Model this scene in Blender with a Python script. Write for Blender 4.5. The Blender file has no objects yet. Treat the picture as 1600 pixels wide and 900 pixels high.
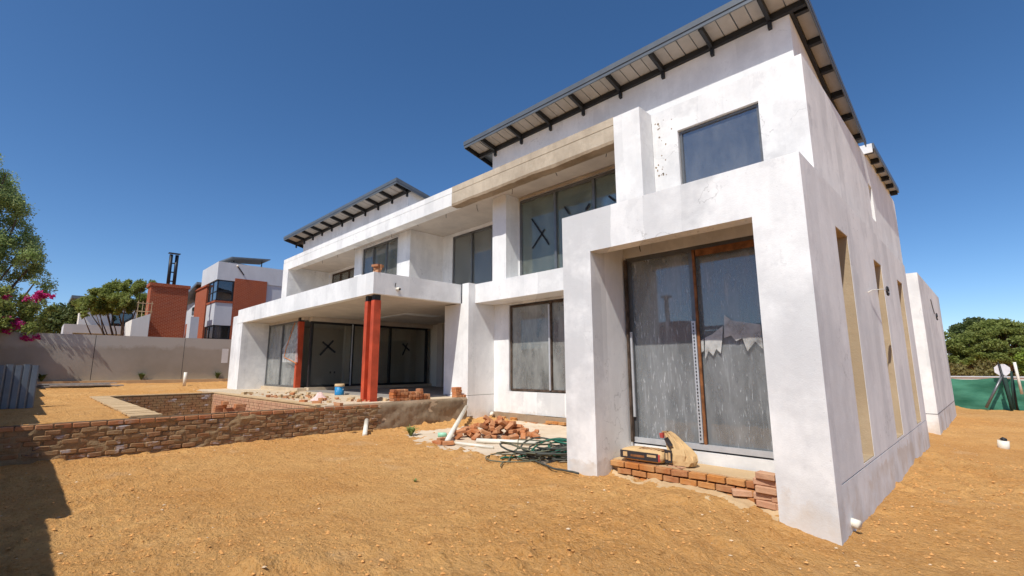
import bpy, bmesh, math, random
import numpy as np
from mathutils import Vector, Matrix, Euler, Quaternion
random.seed(7); rng = np.random.default_rng(11)
scn = bpy.context.scene
COL = scn.collection

# ------------------------------------------------------------------ camera, sky, sun, exposure
FPX, YAW, PITCH, ROLL, EYE = 743.28, 0.787401, 0.166120, -0.004086, 1.65
def cam_rows():
    cy, sy, cp, sp = math.cos(YAW), math.sin(YAW), math.cos(PITCH), math.sin(PITCH)
    f = np.array([-sy*cp, cy*cp, sp]); r = np.array([cy, sy, 0.]); u = np.cross(r, f)
    c, s = math.cos(ROLL), math.sin(ROLL)
    return c*r + s*u, -s*r + c*u, f
CR, CU, CF = cam_rows()
cam = bpy.data.cameras.new('camera'); camo = bpy.data.objects.new('camera', cam); COL.objects.link(camo)
cam.sensor_width = 36.0; cam.lens = FPX/1600*36; cam.clip_start = 0.05; cam.clip_end = 4000
mw = Matrix.Identity(4)
for i in range(3):
    mw[i][0] = CR[i]; mw[i][1] = CU[i]; mw[i][2] = -CF[i]
mw[2][3] = EYE
camo.matrix_world = mw
scn.camera = camo

SUNV = Vector((0.168, -0.716, 1.0)).normalized()
world = bpy.data.worlds.new('World'); scn.world = world; world.use_nodes = True
wn = world.node_tree.nodes; wl = world.node_tree.links
for n in list(wn): wn.remove(n)
sky = wn.new('ShaderNodeTexSky'); sky.sky_type = 'NISHITA'; sky.sun_disc = False
sky.sun_elevation = math.asin(SUNV.z)
sky.sun_rotation = math.atan2(SUNV.x, SUNV.y)
sky.altitude = 1500; sky.air_density = 0.82; sky.dust_density = 1.7; sky.ozone_density = 2.0
bg = wn.new('ShaderNodeBackground'); bg.inputs['Strength'].default_value = 0.096
wo = wn.new('ShaderNodeOutputWorld')
hs = wn.new('ShaderNodeHueSaturation'); hs.inputs['Saturation'].default_value = 1.22
wl.new(sky.outputs[0], hs.inputs['Color']); wl.new(hs.outputs[0], bg.inputs[0]); wl.new(bg.outputs[0], wo.inputs[0])
sl = bpy.data.lights.new('sun', 'SUN'); sl.energy = 3.0; sl.angle = math.radians(0.5); sl.color = (1, 0.955, 0.87)
slo = bpy.data.objects.new('sun', sl); COL.objects.link(slo)
slo.rotation_euler = SUNV.to_track_quat('Z', 'Y').to_euler(); slo.location = (5, -20, 30)
scn.view_settings.view_transform = 'Standard'; scn.view_settings.look = 'None'
scn.view_settings.gamma = 1; scn.view_settings.exposure = 0.63

# pixel of the 1600x900 photograph -> point on a plane of the place
def ray(px, py): return CR*((px-800)/FPX) - CU*((py-450)/FPX) + CF
def onX(px, py, c): d = ray(px, py); t = c/d[0]; return Vector((c, t*d[1], EYE+t*d[2]))
def onY(px, py, c): d = ray(px, py); t = c/d[1]; return Vector((t*d[0], c, EYE+t*d[2]))
def onZ(px, py, c): d = ray(px, py); t = (c-EYE)/d[2]; return Vector((t*d[0], t*d[1], c))

# ------------------------------------------------------------------ object helpers
def tag(o, label=None, cat=None, group=None, kind=None):
    if label: o['label'] = label
    if cat: o['category'] = cat
    if group: o['group'] = group
    if kind: o['kind'] = kind
    return o
def thing(name, loc, label, cat, group=None):
    o = bpy.data.objects.new(name, None); COL.objects.link(o); o.location = loc
    o.empty_display_size = 0.2
    return tag(o, label, cat, group)
def worg(o):
    v = Vector((0, 0, 0))
    while o is not None: v += o.location; o = o.parent
    return v
def link(name, me, mat, parent=None, loc=(0, 0, 0), rot=None, smooth=False):
    """loc in world coordinates (parents are never rotated)"""
    o = bpy.data.objects.new(name, me); COL.objects.link(o)
    if mat is not None and len(me.materials) == 0: me.materials.append(mat)
    o.parent = parent
    o.location = Vector(loc) - (worg(parent) if parent else Vector((0, 0, 0)))
    if rot is not None: o.rotation_euler = rot
    if smooth: me.polygons.foreach_set('use_smooth', [True]*len(me.polygons))
    return o
def from_world(name, V, F, mat, parent=None, smooth=False, kind=None):
    V = np.asarray(V, float); c = (V.min(0)+V.max(0))/2; c[2] = V[:, 2].min()
    me = bpy.data.meshes.new(name); me.from_pydata((V-c).tolist(), [], [tuple(f) for f in F]); me.update()
    o = link(name, me, mat, parent, c, smooth=smooth)
    if kind: o['kind'] = kind
    return o
BF = [(0, 3, 2, 1), (4, 5, 6, 7), (0, 1, 5, 4), (1, 2, 6, 5), (2, 3, 7, 6), (3, 0, 4, 7)]
def boxv(x0, x1, y0, y1, z0, z1):
    return [(x0, y0, z0), (x1, y0, z0), (x1, y1, z0), (x0, y1, z0), (x0, y0, z1), (x1, y0, z1), (x1, y1, z1), (x0, y1, z1)]
def box(name, x0, x1, y0, y1, z0, z1, mat, parent=None):
    return from_world(name, boxv(x0, x1, y0, y1, z0, z1), BF, mat, parent)
def boxes(name, L, mat, parent=None):
    V = []; F = []
    for b in L:
        n = len(V); V += boxv(*b) if len(b) == 6 else list(b); F += [tuple(i+n for i in f) for f in BF]
    return from_world(name, V, F, mat, parent)
def panel(name, axis, u0, u1, z0, z1, d0, d1, holes, mat, parent=None):
    """wall with rectangular openings; axis 'X': u runs along X and depth along Y; axis 'Y': u along Y and depth along X"""
    us = sorted({u0, u1, *[h[0] for h in holes], *[h[1] for h in holes]}); us = [u for u in us if u0 <= u <= u1]
    zs = sorted({z0, z1, *[h[2] for h in holes], *[h[3] for h in holes]}); zs = [z for z in zs if z0 <= z <= z1]
    def solid(i, j):
        if not (0 <= i < len(us)-1 and 0 <= j < len(zs)-1): return False
        cu, cz = (us[i]+us[i+1])/2, (zs[j]+zs[j+1])/2
        return not any(h[0] < cu < h[1] and h[2] < cz < h[3] for h in holes)
    V = []; F = []; idx = {}
    def v(i, j, k):
        if (i, j, k) not in idx:
            idx[(i, j, k)] = len(V); d = (d0, d1)[k]
            V.append((us[i], d, zs[j]) if axis == 'X' else (d, us[i], zs[j]))
        return idx[(i, j, k)]
    for i in range(len(us)-1):
        for j in range(len(zs)-1):
            if not solid(i, j): continue
            F.append((v(i, j, 0), v(i+1, j, 0), v(i+1, j+1, 0), v(i, j+1, 0)))
            F.append((v(i, j, 1), v(i, j+1, 1), v(i+1, j+1, 1), v(i+1, j, 1)))
            if not solid(i-1, j): F.append((v(i, j, 0), v(i, j+1, 0), v(i, j+1, 1), v(i, j, 1)))
            if not solid(i+1, j): F.append((v(i+1, j, 0), v(i+1, j, 1), v(i+1, j+1, 1), v(i+1, j+1, 0)))
            if not solid(i, j-1): F.append((v(i, j, 0), v(i, j, 1), v(i+1, j, 1), v(i+1, j, 0)))
            if not solid(i, j+1): F.append((v(i, j+1, 0), v(i+1, j+1, 0), v(i+1, j+1, 1), v(i, j+1, 1)))
    if axis == 'Y': F = [f[::-1] for f in F]
    o = from_world(name, V, F, mat, parent)
    bm = bmesh.new(); bm.from_mesh(o.data); bmesh.ops.recalc_face_normals(bm, faces=bm.faces); bm.to_mesh(o.data); bm.free()
    return o
def tube_vf(pts, rad, seg=8, cap=True):
    pts = [Vector(p) for p in pts]; n = len(pts)
    if not hasattr(rad, '__len__'): rad = [rad]*n
    V = []; F = []
    t0 = (pts[1]-pts[0]).normalized(); ref = Vector((0, 0, 1)) if abs(t0.z) < .9 else Vector((1, 0, 0))
    a = t0.cross(ref).normalized()
    for i in range(n):
        t = (pts[min(i+1, n-1)]-pts[max(i-1, 0)]).normalized()
        a = (a - t*a.dot(t)).normalized(); b = t.cross(a)
        for k in range(seg):
            an = 2*math.pi*k/seg
            V.append(tuple(pts[i]+(a*math.cos(an)+b*math.sin(an))*rad[i]))
    for i in range(n-1):
        for k in range(seg):
            k2 = (k+1) % seg
            F.append((i*seg+k, i*seg+k2, (i+1)*seg+k2, (i+1)*seg+k))
    if cap:
        F.append(tuple(range(seg))[::-1]); F.append(tuple((n-1)*seg+k for k in range(seg)))
    return V, F
def tube(name, pts, rad, mat, parent=None, seg=8, smooth=True):
    V, F = tube_vf(pts, rad, seg); return from_world(name, V, F, mat, parent, smooth)
def tubes(name, L, mat, parent=None, seg=6):
    V = []; F = []
    for pts, rad in L:
        v, f = tube_vf(pts, rad, seg); n = len(V); V += v; F += [tuple(i+n for i in q) for q in f]
    return from_world(name, V, F, mat, parent, True)
def lathe_vf(c, prof, seg=20):
    V = []; F = []
    for r, z in prof:
        for k in range(seg):
            an = 2*math.pi*k/seg; V.append((c[0]+r*math.cos(an), c[1]+r*math.sin(an), c[2]+z))
    for i in range(len(prof)-1):
        for k in range(seg):
            k2 = (k+1) % seg; F.append((i*seg+k, i*seg+k2, (i+1)*seg+k2, (i+1)*seg+k))
    return V, F

# smooth value noise in numpy
_tab = rng.random((256, 256))
def vnoise(x, y, s):
    x = np.asarray(x)*s+91.7; y = np.asarray(y)*s+37.3
    xi = np.floor(x).astype(int); yi = np.floor(y).astype(int); fx = x-xi; fy = y-yi
    fx = fx*fx*(3-2*fx); fy = fy*fy*(3-2*fy)
    g = lambda i, j: _tab[i % 256, j % 256]
    return (g(xi, yi)*(1-fx)+g(xi+1, yi)*fx)*(1-fy)+(g(xi, yi+1)*(1-fx)+g(xi+1, yi+1)*fx)*fy-.5

# ------------------------------------------------------------------ materials
class NT:
    def __init__(s, name):
        s.m = bpy.data.materials.new(name); s.m.use_nodes = True
        s.n = s.m.node_tree.nodes; s.l = s.m.node_tree.links
        for q in list(s.n): s.n.remove(q)
        s.out = s.n.new('ShaderNodeOutputMaterial')
        s.pos = s.n.new('ShaderNodeNewGeometry').outputs['Position']
    def mapped(s, scale, rot=(0, 0, 0)):
        m = s.n.new('ShaderNodeMapping'); m.inputs['Scale'].default_value = scale; m.inputs['Rotation'].default_value = rot
        s.l.new(s.pos, m.inputs[0]); return m.outputs[0]
    def noise(s, scale, detail=4, rough=.55, vec=None, dist=0):
        t = s.n.new('ShaderNodeTexNoise'); t.inputs['Scale'].default_value = scale; t.inputs['Detail'].default_value = detail
        t.inputs['Roughness'].default_value = rough; t.inputs['Distortion'].default_value = dist
        s.l.new(vec if vec is not None else s.pos, t.inputs['Vector']); return t.outputs['Fac']
    def ramp(s, fac, stops):
        r = s.n.new('ShaderNodeValToRGB'); e = r.color_ramp.elements
        while len(e) < len(stops): e.new(0.5)
        for q, (p, c) in zip(e, stops):
            q.position = p; q.color = (c, c, c, 1) if not hasattr(c, '__len__') else (*c, 1)
        s.l.new(fac, r.inputs[0]); return r.outputs[0]
    def mix(s, fac, a, b, mode='MIX'):
        m = s.n.new('ShaderNodeMix'); m.data_type = 'RGBA'; m.blend_type = mode
        for sock, val in ((m.inputs['Factor'], fac), (m.inputs['A'], a), (m.inputs['B'], b)):
            pass
        ia = [i for i in m.inputs if i.name == 'A' and i.type == 'RGBA'][0]; ib = [i for i in m.inputs if i.name == 'B' and i.type == 'RGBA'][0]
        iF = [i for i in m.inputs if i.name == 'Factor' and i.type == 'VALUE'][0]
        for sock, val in ((iF, fac), (ia, a), (ib, b)):
            if hasattr(val, 'is_output'): s.l.new(val, sock)
            elif hasattr(val, '__len__'): sock.default_value = (*val, 1)
            else: sock.default_value = val
        return [o for o in m.outputs if o.type == 'RGBA'][0]
    def math(s, op, a, b=None):
        m = s.n.new('ShaderNodeMath'); m.operation = op
        for i, val in enumerate((a, b)):
            if val is None: continue
            if hasattr(val, 'is_output'): s.l.new(val, m.inputs[i])
            else: m.inputs[i].default_value = val
        return m.outputs[0]
    def bump(s, h, strength=.3, dist=.02):
        b = s.n.new('ShaderNodeBump'); b.inputs['Strength'].default_value = strength; b.inputs['Distance'].default_value = dist
        s.l.new(h, b.inputs['Height']); return b.outputs[0]
    def bsdf(s, col, rough=.8, normal=None, metal=0, spec=.3, sub=None):
        p = s.n.new('ShaderNodeBsdfPrincipled')
        for k, val in (('Base Color', col), ('Roughness', rough)):
            if hasattr(val, 'is_output'): s.l.new(val, p.inputs[k])
            else: p.inputs[k].default_value = (*val, 1) if hasattr(val, '__len__') else val
        p.inputs['Metallic'].default_value = metal; p.inputs['Specular IOR Level'].default_value = spec
        if normal is not None: s.l.new(normal, p.inputs['Normal'])
        return p.outputs[0]
    def done(s, sh): s.l.new(sh, s.out.inputs[0]); return s.m
    def rand(s): return s.n.new('ShaderNodeObjectInfo').outputs['Random']

def simple(name, col, rough=.6, metal=0, var=.12, scale=6, spec=.3, bump=0):
    t = NT(name); nz = t.noise(scale, 5, .6)
    c = t.mix(t.ramp(nz, [(.3, 0.0), (.7, 1.0)]), tuple(x*(1-var) for x in col), tuple(min(1, x*(1+var)) for x in col))
    nm = t.bump(t.noise(scale*6, 3), bump, .01) if bump else None
    return t.done(t.bsdf(c, rough, nm, metal, spec))

def plaster(name, a, b, dirt=True, bumpy=.25, streak=.8, bands=0):
    t = NT(name)
    cloud = t.ramp(t.noise(1.05, 7, .68, t.mapped((1, 1, .6))), [(.40, 0), (.62, 1)])
    strk = t.ramp(t.noise(3.0, 4, .6, t.mapped((1, 1, .12))), [(.45, 0), (.66, 1)])
    c = t.mix(t.math('MULTIPLY', cloud, streak), a, b)
    c = t.mix(t.math('MULTIPLY', strk, .45*streak), c, b)
    if bands:
        sq = t.n.new('ShaderNodeSeparateXYZ'); t.l.new(t.pos, sq.inputs[0])
        u = t.math('ADD', t.math('MULTIPLY', t.math('ADD', sq.outputs[0], sq.outputs[1]), 1.9), t.math('MULTIPLY', t.noise(.8, 3), .35))
        wn1 = t.n.new('ShaderNodeTexWhiteNoise'); wn1.noise_dimensions = '1D'; t.l.new(t.math('FLOOR', u), wn1.inputs['W'])
        msk = t.ramp(t.noise(.55, 5, .65, t.mapped((1, 1, 1.3), (.3, .2, .5))), [(.44, 0), (.56, 1)])
        c = t.mix(t.math('MULTIPLY', t.math('MULTIPLY', wn1.outputs['Value'], msk), bands), c, tuple(x*.86 for x in b))
        vo = t.n.new('ShaderNodeTexVoronoi'); vo.feature = 'DISTANCE_TO_EDGE'; vo.inputs['Scale'].default_value = .55
        wv_ = t.n.new('ShaderNodeVectorMath'); wv_.operation = 'ADD'; nv_ = t.n.new('ShaderNodeTexNoise'); nv_.inputs['Scale'].default_value = 3; nv_.inputs['Detail'].default_value = 6; t.l.new(t.pos, nv_.inputs['Vector'])
        t.l.new(t.pos, wv_.inputs[0]); t.l.new(nv_.outputs['Color'], wv_.inputs[1]); t.l.new(wv_.outputs[0], vo.inputs['Vector'])
        cr = t.math('MULTIPLY', t.ramp(vo.outputs['Distance'], [(.0, 1), (.006, 0)]), t.ramp(t.noise(.7, 2), [(.55, 0), (.62, 1)]))
        c = t.mix(t.math('MULTIPLY', cr, .5), c, (.30, .29, .28))
        pt = t.ramp(t.noise(2.1, 6, .72, t.mapped((1, 1, .8), (.7, .3, .1))), [(.60, 0), (.635, 1)])
        c = t.mix(t.math('MULTIPLY', pt, .28), c, tuple(x*.9 for x in b))
    specks = t.ramp(t.noise(23, 2, .5), [(.70, 0), (.76, 1)])
    c = t.mix(t.math('MULTIPLY', specks, .25), c, tuple(x*.45 for x in b))
    if dirt:
        sp = t.n.new('ShaderNodeSeparateXYZ'); t.l.new(t.pos, sp.inputs[0])
        zz = t.math('ADD', sp.outputs[2], t.math('MULTIPLY', t.noise(5, 6, .75), -.62))
        d = t.ramp(zz, [(.0, 1), (.05, 0)])
        d = t.math('MULTIPLY', d, t.ramp(t.noise(1.7, 5, .65), [(.42, 0), (.62, 1)]))
        c = t.mix(t.math('MULTIPLY', d, .40), c, (.50, .36, .21))
        hh = t.ramp(t.noise(11, 3, .6, t.mapped((1, 1, 1))), [(.73, 0), (.78, 1)])
        c = t.mix(t.math('MULTIPLY', hh, .35), c, (.36, .34, .31))
    h = t.math('ADD', t.noise(5, 5, .6), t.math('MULTIPLY', t.noise(60, 3, .6), .35))
    return t.done(t.bsdf(c, .85, t.bump(h, bumpy, .02), 0, .2))

M_WHITE = plaster('white_plaster', (.88, .88, .865), (.66, .665, .665), streak=.6, bands=.6)
M_WHITE2 = plaster('clean_white_plaster', (.89, .89, .875), (.62, .625, .63), streak=.65, bands=.85)
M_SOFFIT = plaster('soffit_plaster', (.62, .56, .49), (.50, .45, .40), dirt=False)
M_BARE = plaster('bare_concrete', (.56, .48, .37), (.39, .325, .245), dirt=False, bumpy=.8, streak=1.0, bands=.5)
M_TAN = plaster('unpainted_render', (.50, .39, .26), (.37, .28, .18), dirt=False, bumpy=.5)
M_GREYWALL = None
def boundary_mat():
    t = NT('grey_wall_render')
    base = t.mix(t.ramp(t.noise(.35, 5, .6), [(.35, 0), (.65, 1)]), (.29, .26, .215), (.37, .335, .29))
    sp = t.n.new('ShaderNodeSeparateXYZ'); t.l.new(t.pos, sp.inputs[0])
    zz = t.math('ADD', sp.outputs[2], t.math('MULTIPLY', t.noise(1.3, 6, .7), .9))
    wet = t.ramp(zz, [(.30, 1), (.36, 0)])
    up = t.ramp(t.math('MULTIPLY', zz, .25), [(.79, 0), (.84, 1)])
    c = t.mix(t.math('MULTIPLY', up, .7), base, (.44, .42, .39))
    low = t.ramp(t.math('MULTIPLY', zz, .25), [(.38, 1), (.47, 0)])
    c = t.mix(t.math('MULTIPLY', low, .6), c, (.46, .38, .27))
    return t.done(t.bsdf(c, .9, t.bump(t.noise(9, 5, .65), .3, .02), 0, .15))
M_GREYWALL = boundary_mat()
M_CONC = plaster('terrace_concrete', (.62, .51, .375), (.48, .375, .25), dirt=False, bumpy=.5)
M_FOOT = plaster('footing_earth', (.36, .26, .17), (.24, .17, .11), dirt=False, bumpy=1.0)
M_ROUGH = plaster('rough_render_wall', (.33, .255, .175), (.20, .145, .09), dirt=False, bumpy=1.0)

def dirt_mat():
    t = NT('orange_dirt')
    big = t.ramp(t.noise(.38, 6, .62), [(.38, 0), (.60, 1)])
    c = t.mix(big, (.62, .305, .090), (.72, .405, .145))
    med = t.ramp(t.noise(3.2, 6, .7), [(.38, 0), (.66, 1)])
    c = t.mix(t.math('MULTIPLY', med, .65), c, (.49, .225, .068))
    fine = t.ramp(t.noise(30, 5, .7), [(.42, 0), (.60, 1)])
    c = t.mix(t.math('MULTIPLY', fine, .55), c, (.72, .42, .175))
    pit = t.ramp(t.noise(19, 5, .72, t.mapped((1, 1, 1), (0, 0, 1.3))), [(.36, 1), (.44, 0)])
    c = t.mix(t.math('MULTIPLY', pit, .45), c, (.34, .15, .04))
    pale = t.ramp(t.noise(1.1, 4, .6, t.mapped((1, 1, 1), (0, 0, .7))), [(.62, 0), (.78, 1)])
    c = t.mix(t.math('MULTIPLY', pale, .5), c, (.72, .50, .29))
    chips = t.n.new('ShaderNodeTexVoronoi'); chips.inputs['Scale'].default_value = 14; t.l.new(t.pos, chips.inputs['Vector'])
    cm = t.ramp(chips.outputs['Distance'], [(.07, 1), (.10, 0)])
    cm = t.math('MULTIPLY', cm, t.ramp(t.noise(5, 2), [(.55, 0), (.6, 1)]))
    c = t.mix(t.math('MULTIPLY', cm, .7), c, (.70, .60, .48))
    h = t.math('ADD', t.noise(26, 6, .7), t.math('MULTIPLY', t.noise(7, 5, .6), 1.2))
    return t.done(t.bsdf(c, .95, t.bump(h, 1.0, .055), 0, .1))
M_DIRT = dirt_mat()
M_CLOD = simple('dirt_clod', (.60, .31, .11), .95, 0, .3, 9, .1, .4)
M_STONE = simple('pale_stone', (.66, .50, .33), .9, 0, .25, 15, .2, .3)

def brick_mat(name, cols, grime=(.22, .16, .10), gr=.5, eff=.0, wet=0):
    t = NT(name)
    c = t.ramp(t.rand(), [(i/(len(cols)-1) if len(cols) > 1 else 0, q) for i, q in enumerate(cols)])
    nz = t.ramp(t.noise(14, 6, .65), [(.35, 0), (.68, 1)])
    c = t.mix(t.math('MULTIPLY', nz, .45), c, tuple(q*.62 for q in cols[0]))
    g = t.ramp(t.noise(2.6, 6, .68), [(.40, 0), (.60, 1)])
    c = t.mix(t.math('MULTIPLY', g, gr), c, grime)
    if eff:
        e = t.ramp(t.noise(3.4, 4, .6, t.mapped((1, 1, 1.9), (.2, .1, .4))), [(.60, 0), (.67, 1)])
        c = t.mix(t.math('MULTIPLY', e, eff), c, (.52, .49, .50))
        k = t.ramp(t.noise(4.1, 3, .6, t.mapped((1, 1, 2.1), (.6, .1, .1))), [(.64, 0), (.70, 1)])
        c = t.mix(t.math('MULTIPLY', k, eff), c, (.075, .08, .09))
    return t.done(t.bsdf(c, .9, t.bump(t.noise(40, 4, .7), .6, .01), 0, .15))
M_BRICK = brick_mat('clay_brick', [(.40, .13, .05), (.52, .175, .06), (.58, .25, .11), (.30, .10, .05)], (.55, .38, .23), .42)
M_WBRICK = brick_mat('retaining_brick', [(.30, .15, .075), (.36, .20, .10), (.26, .15, .09), (.40, .23, .12)], (.34, .235, .125), .7, .8)
M_TBRICK = brick_mat('capping_brick', [(.42, .15, .065), (.47, .20, .095), (.52, .26, .14)], (.40, .24, .12), .6, .25)
M_SBRICK = brick_mat('sill_brick', [(.46, .17, .05), (.52, .22, .06), (.33, .12, .06), (.55, .27, .10)], (.58, .38, .18), .5, .05)
M_PBRICK = brick_mat('pink_stock_brick', [(.52, .29, .18), (.58, .34, .22), (.46, .21, .13)], (.60, .40, .24), .4)
M_MORTAR = plaster('sandy_mortar', (.60, .44, .26), (.48, .33, .18), dirt=False, bumpy=.8)
M_WMORTAR = plaster('weathered_mortar', (.34, .235, .13), (.20, .135, .075), dirt=False, bumpy=1.0)
M_DMORTAR = plaster('dark_mortar', (.22, .15, .085), (.15, .10, .06), dirt=False, bumpy=1.0)
M_CHAR = simple('charcoal_steel', (.016, .017, .020), .5, .0, .2, 4, .4)
M_FASCIA = simple('slate_grey_fascia', (.125, .145, .165), .42, .2, .1, 3, .4)
M_SHEET = simple('roof_sheet', (.16, .18, .20), .4, .4, .1, 3, .4)
M_PANEL = simple('soffit_panel', (.42, .405, .385), .6, 0, .08, 5, .3)
M_ALU = simple('grey_aluminium', (.16, .165, .17), .38, .5, .15, 8, .4)
M_ALULIGHT = simple('pale_aluminium', (.55, .57, .60), .4, .3, .1, 8, .4)
M_RUST = simple('rusty_steel', (.24, .10, .04), .8, .1, .45, 9, .2, .3)
M_BROWN = simple('primed_brown_frame', (.085, .06, .045), .7, .1, .6, 7, .2, .3)
M_RED = simple('red_oxide_steel', (.50, .075, .03), .5, 0, .25, 3, .35, .15)
M_TAPE = simple('dark_tape', (.02, .022, .028), .7, 0, .1)
M_PVC = simple('white_pvc', (.74, .70, .60), .4, 0, .1, 4, .4)
M_INT = plaster('interior_plaster', (.82, .78, .69), (.75, .71, .62), dirt=False)
M_INTFL = simple('screed_floor', (.27, .25, .23), .9, 0, .2, 2)
M_BLUE = None

def glass_mat(name, tint=(.62, .66, .62), dust=.10, streaks=0, dustcol=(.5, .5, .48), film=0, base=.06):
    t = NT(name)
    tr = t.n.new('ShaderNodeBsdfTransparent'); tr.inputs[0].default_value = (*tint, 1)
    gl = t.n.new('ShaderNodeBsdfGlossy'); gl.inputs['Roughness'].default_value = .015; gl.inputs[0].default_value = (.95, .97, 1, 1)
    nb = t.bump(t.noise(.9, 2, .5), .04, .05); t.l.new(nb, gl.inputs['Normal'])
    lw = t.n.new('ShaderNodeFresnel'); lw.inputs[0].default_value = 1.62
    fr = t.math('ADD', t.math('MULTIPLY', lw.outputs[0], 1.15), base)
    mx = t.n.new('ShaderNodeMixShader'); t.l.new(fr, mx.inputs[0]); t.l.new(tr.outputs[0], mx.inputs[1]); t.l.new(gl.outputs[0], mx.inputs[2])
    df = t.n.new('ShaderNodeBsdfDiffuse'); df.inputs[0].default_value = (*dustcol, 1)
    d = t.math('MULTIPLY', t.ramp(t.noise(2.4, 6, .65, t.mapped((1, 1, .35))), [(.30, .35), (.70, 1)]), dust)
    if streaks:
        s1 = t.ramp(t.noise(16, 4, .65, t.mapped((1, 1, .10))), [(.56, 0), (.68, 1)])
        s2 = t.ramp(t.noise(52, 4, .65, t.mapped((1, 1, .13), (0, .10, 0))), [(.60, 0), (.68, 1)])
        sm = t.math('MULTIPLY', t.math('ADD', t.math('MULTIPLY', s1, .12), t.math('MULTIPLY', s2, .42)), streaks)
        d = t.math('ADD', d, t.math('MULTIPLY', sm, t.ramp(t.noise(1.2, 3), [(.36, .15), (.62, 1)])))
    dm = t.math('MINIMUM', d, .9)
    m2 = t.n.new('ShaderNodeMixShader'); t.l.new(dm, m2.inputs[0]); t.l.new(mx.outputs[0], m2.inputs[1]); t.l.new(df.outputs[0], m2.inputs[2])
    return t.done(m2.outputs[0])
G_CLEAN = glass_mat('window_glass', (.90, .95, .88), .24, 0, (.48, .53, .46), base=.0)
G_SKY = glass_mat('sky_reflecting_glass', (.7, .75, .75), .22, 0, (.5, .53, .56), base=.10)
G_DUST = glass_mat('dusty_glass', (.86, .88, .84), .30, .2, (.5, .5, .46), base=.0)
G_FILM = glass_mat('splashed_glass', (.66, .70, .68), .42, 1.5, (.56, .59, .61), base=.04)
G_FILM2 = glass_mat('film_covered_glass', (.66, .69, .66), .52, .7, (.56, .57, .54), base=.0)
G_PATIO = glass_mat('patio_glass', (.96, .96, .93), .11, 0, (.6, .57, .5), base=-.02)

def leaf_mat(name, cols, trans=.25):
    t = NT(name)
    c = t.ramp(t.noise(1.4, 3, .6), [(.25+.5*i/(len(cols)-1), q) for i, q in enumerate(cols)])
    wn_ = t.n.new('ShaderNodeTexWhiteNoise'); wn_.noise_dimensions = '3D'
    sn = t.n.new('ShaderNodeVectorMath'); sn.operation = 'SNAP'; sn.inputs[1].default_value = (.25, .25, .25); t.l.new(t.pos, sn.inputs[0])
    t.l.new(sn.outputs[0], wn_.inputs['Vector'])
    c = t.mix(t.math('MULTIPLY', wn_.outputs['Value'], .5), c, tuple(q*.5 for q in cols[0]))
    d = t.bsdf(c, .55, None, 0, .3)
    tl = t.n.new('ShaderNodeBsdfTranslucent'); t.l.new(c, tl.inputs[0])
    mx = t.n.new('ShaderNodeMixShader'); mx.inputs[0].default_value = trans; t.l.new(d, mx.inputs[1]); t.l.new(tl.outputs[0], mx.inputs[2])
    return t.done(mx.outputs[0])
L_OLIVE = leaf_mat('olive_leaf', [(.20, .25, .06), (.30, .35, .09), (.42, .45, .14)], .5)
L_DARK = leaf_mat('dark_leaf', [(.08, .115, .035), (.12, .16, .05), (.19, .22, .07)], .4)
L_GREEN = leaf_mat('fresh_leaf', [(.28, .38, .12), (.38, .48, .18), (.52, .58, .28)], .55)
L_LIME = leaf_mat('lime_leaf', [(.16, .26, .03), (.26, .36, .05), (.32, .42, .07)], .35)
L_PINK = leaf_mat('magenta_bract', [(.50, .02, .16), (.62, .03, .22), (.70, .06, .28)], .35)
L_DRY = leaf_mat('dry_leaf', [(.16, .13, .04), (.24, .20, .06), (.20, .10, .03)])
M_BARK = simple('bark', (.12, .085, .06), .95, 0, .3, 8, .1, .6)

# ------------------------------------------------------------------ the ground
YW = -1.2          # side boundary wall line
def sstep(a, b, x): t = np.clip((x-a)/(b-a), 0, 1); return t*t*(3-2*t)
POOL = (-21.0, -11.75, 1.95, 4.95)
def gbase(x, y):
    x = np.asarray(x, float); y = np.asarray(y, float)
    z = np.full(np.broadcast(x, y).shape, .11)
    z = z - .20*sstep(-2.6, -1.0, x)*(1-.55*sstep(3.0, 5.0, -y+8))            # falls off along the right-hand side wall
    z = z - .06*sstep(6, 16, y)*sstep(-2.4, -1, x)
    z = z + .02*sstep(4.6, 5.9, y)*sstep(-5.4, -4.4, x)*(1-sstep(-2.3, -1.35, x))
    z = z - .06*sstep(5.5, 6.5, y)*sstep(-12, -10, x)*(1-sstep(-5.6, -4.9, x))   # hollow beside the house
    z = z - .35*sstep(24, 34, y)*sstep(-6, -3, x)
    z = np.where(x < -11.60, .725, z)
    z = np.where(x < -24, .725+.20*sstep(-24, -30, x)*1.0, z)
    z = np.where(x < -24, .725+.20*np.clip((-24-x)/6, 0, 1), z)
    inp = (x > POOL[0]-.05) & (x < POOL[1]-.02) & (y > POOL[2]-.2) & (y < POOL[3]+.1)
    z = np.where(inp, -.7, z)
    z = np.where((x < -11.6) & (y > 5.0) & (x > -24), .60, z)
    return z
def ghi(x, y):
    a = .05*vnoise(x, y, .5)+.030*vnoise(x, y, 1.6)+.022*vnoise(x, y, 4.3)
    c = np.clip(vnoise(x, y, 7)-.08, 0, 1)*.10*(1+2*vnoise(x, y, .6))+np.clip(vnoise(x+5, y+9, 15)-.10, 0, 1)*.07
    c = c*np.clip(.55+2.2*vnoise(x+3, y-7, .33)+.8*vnoise(x, y, 1.1), .08, 1.5)
    return a + c + .008*vnoise(x, y, 23)
def gz(x, y): return float(gbase(x, y)+ghi(np.array(x), np.array(y)))
xs = np.concatenate([-np.geomspace(900, 38, 26), np.arange(-36, -11.62, .14), [-11.615, -11.59], np.arange(-11.54, 3.0, .05), np.geomspace(3.2, 900, 40)])
ys = np.concatenate([-np.geomspace(900, 1.7, 30), np.arange(-1.6, 11.0, .05), np.arange(11.0, 36, .18), np.geomspace(36.5, 900, 34)])
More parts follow.
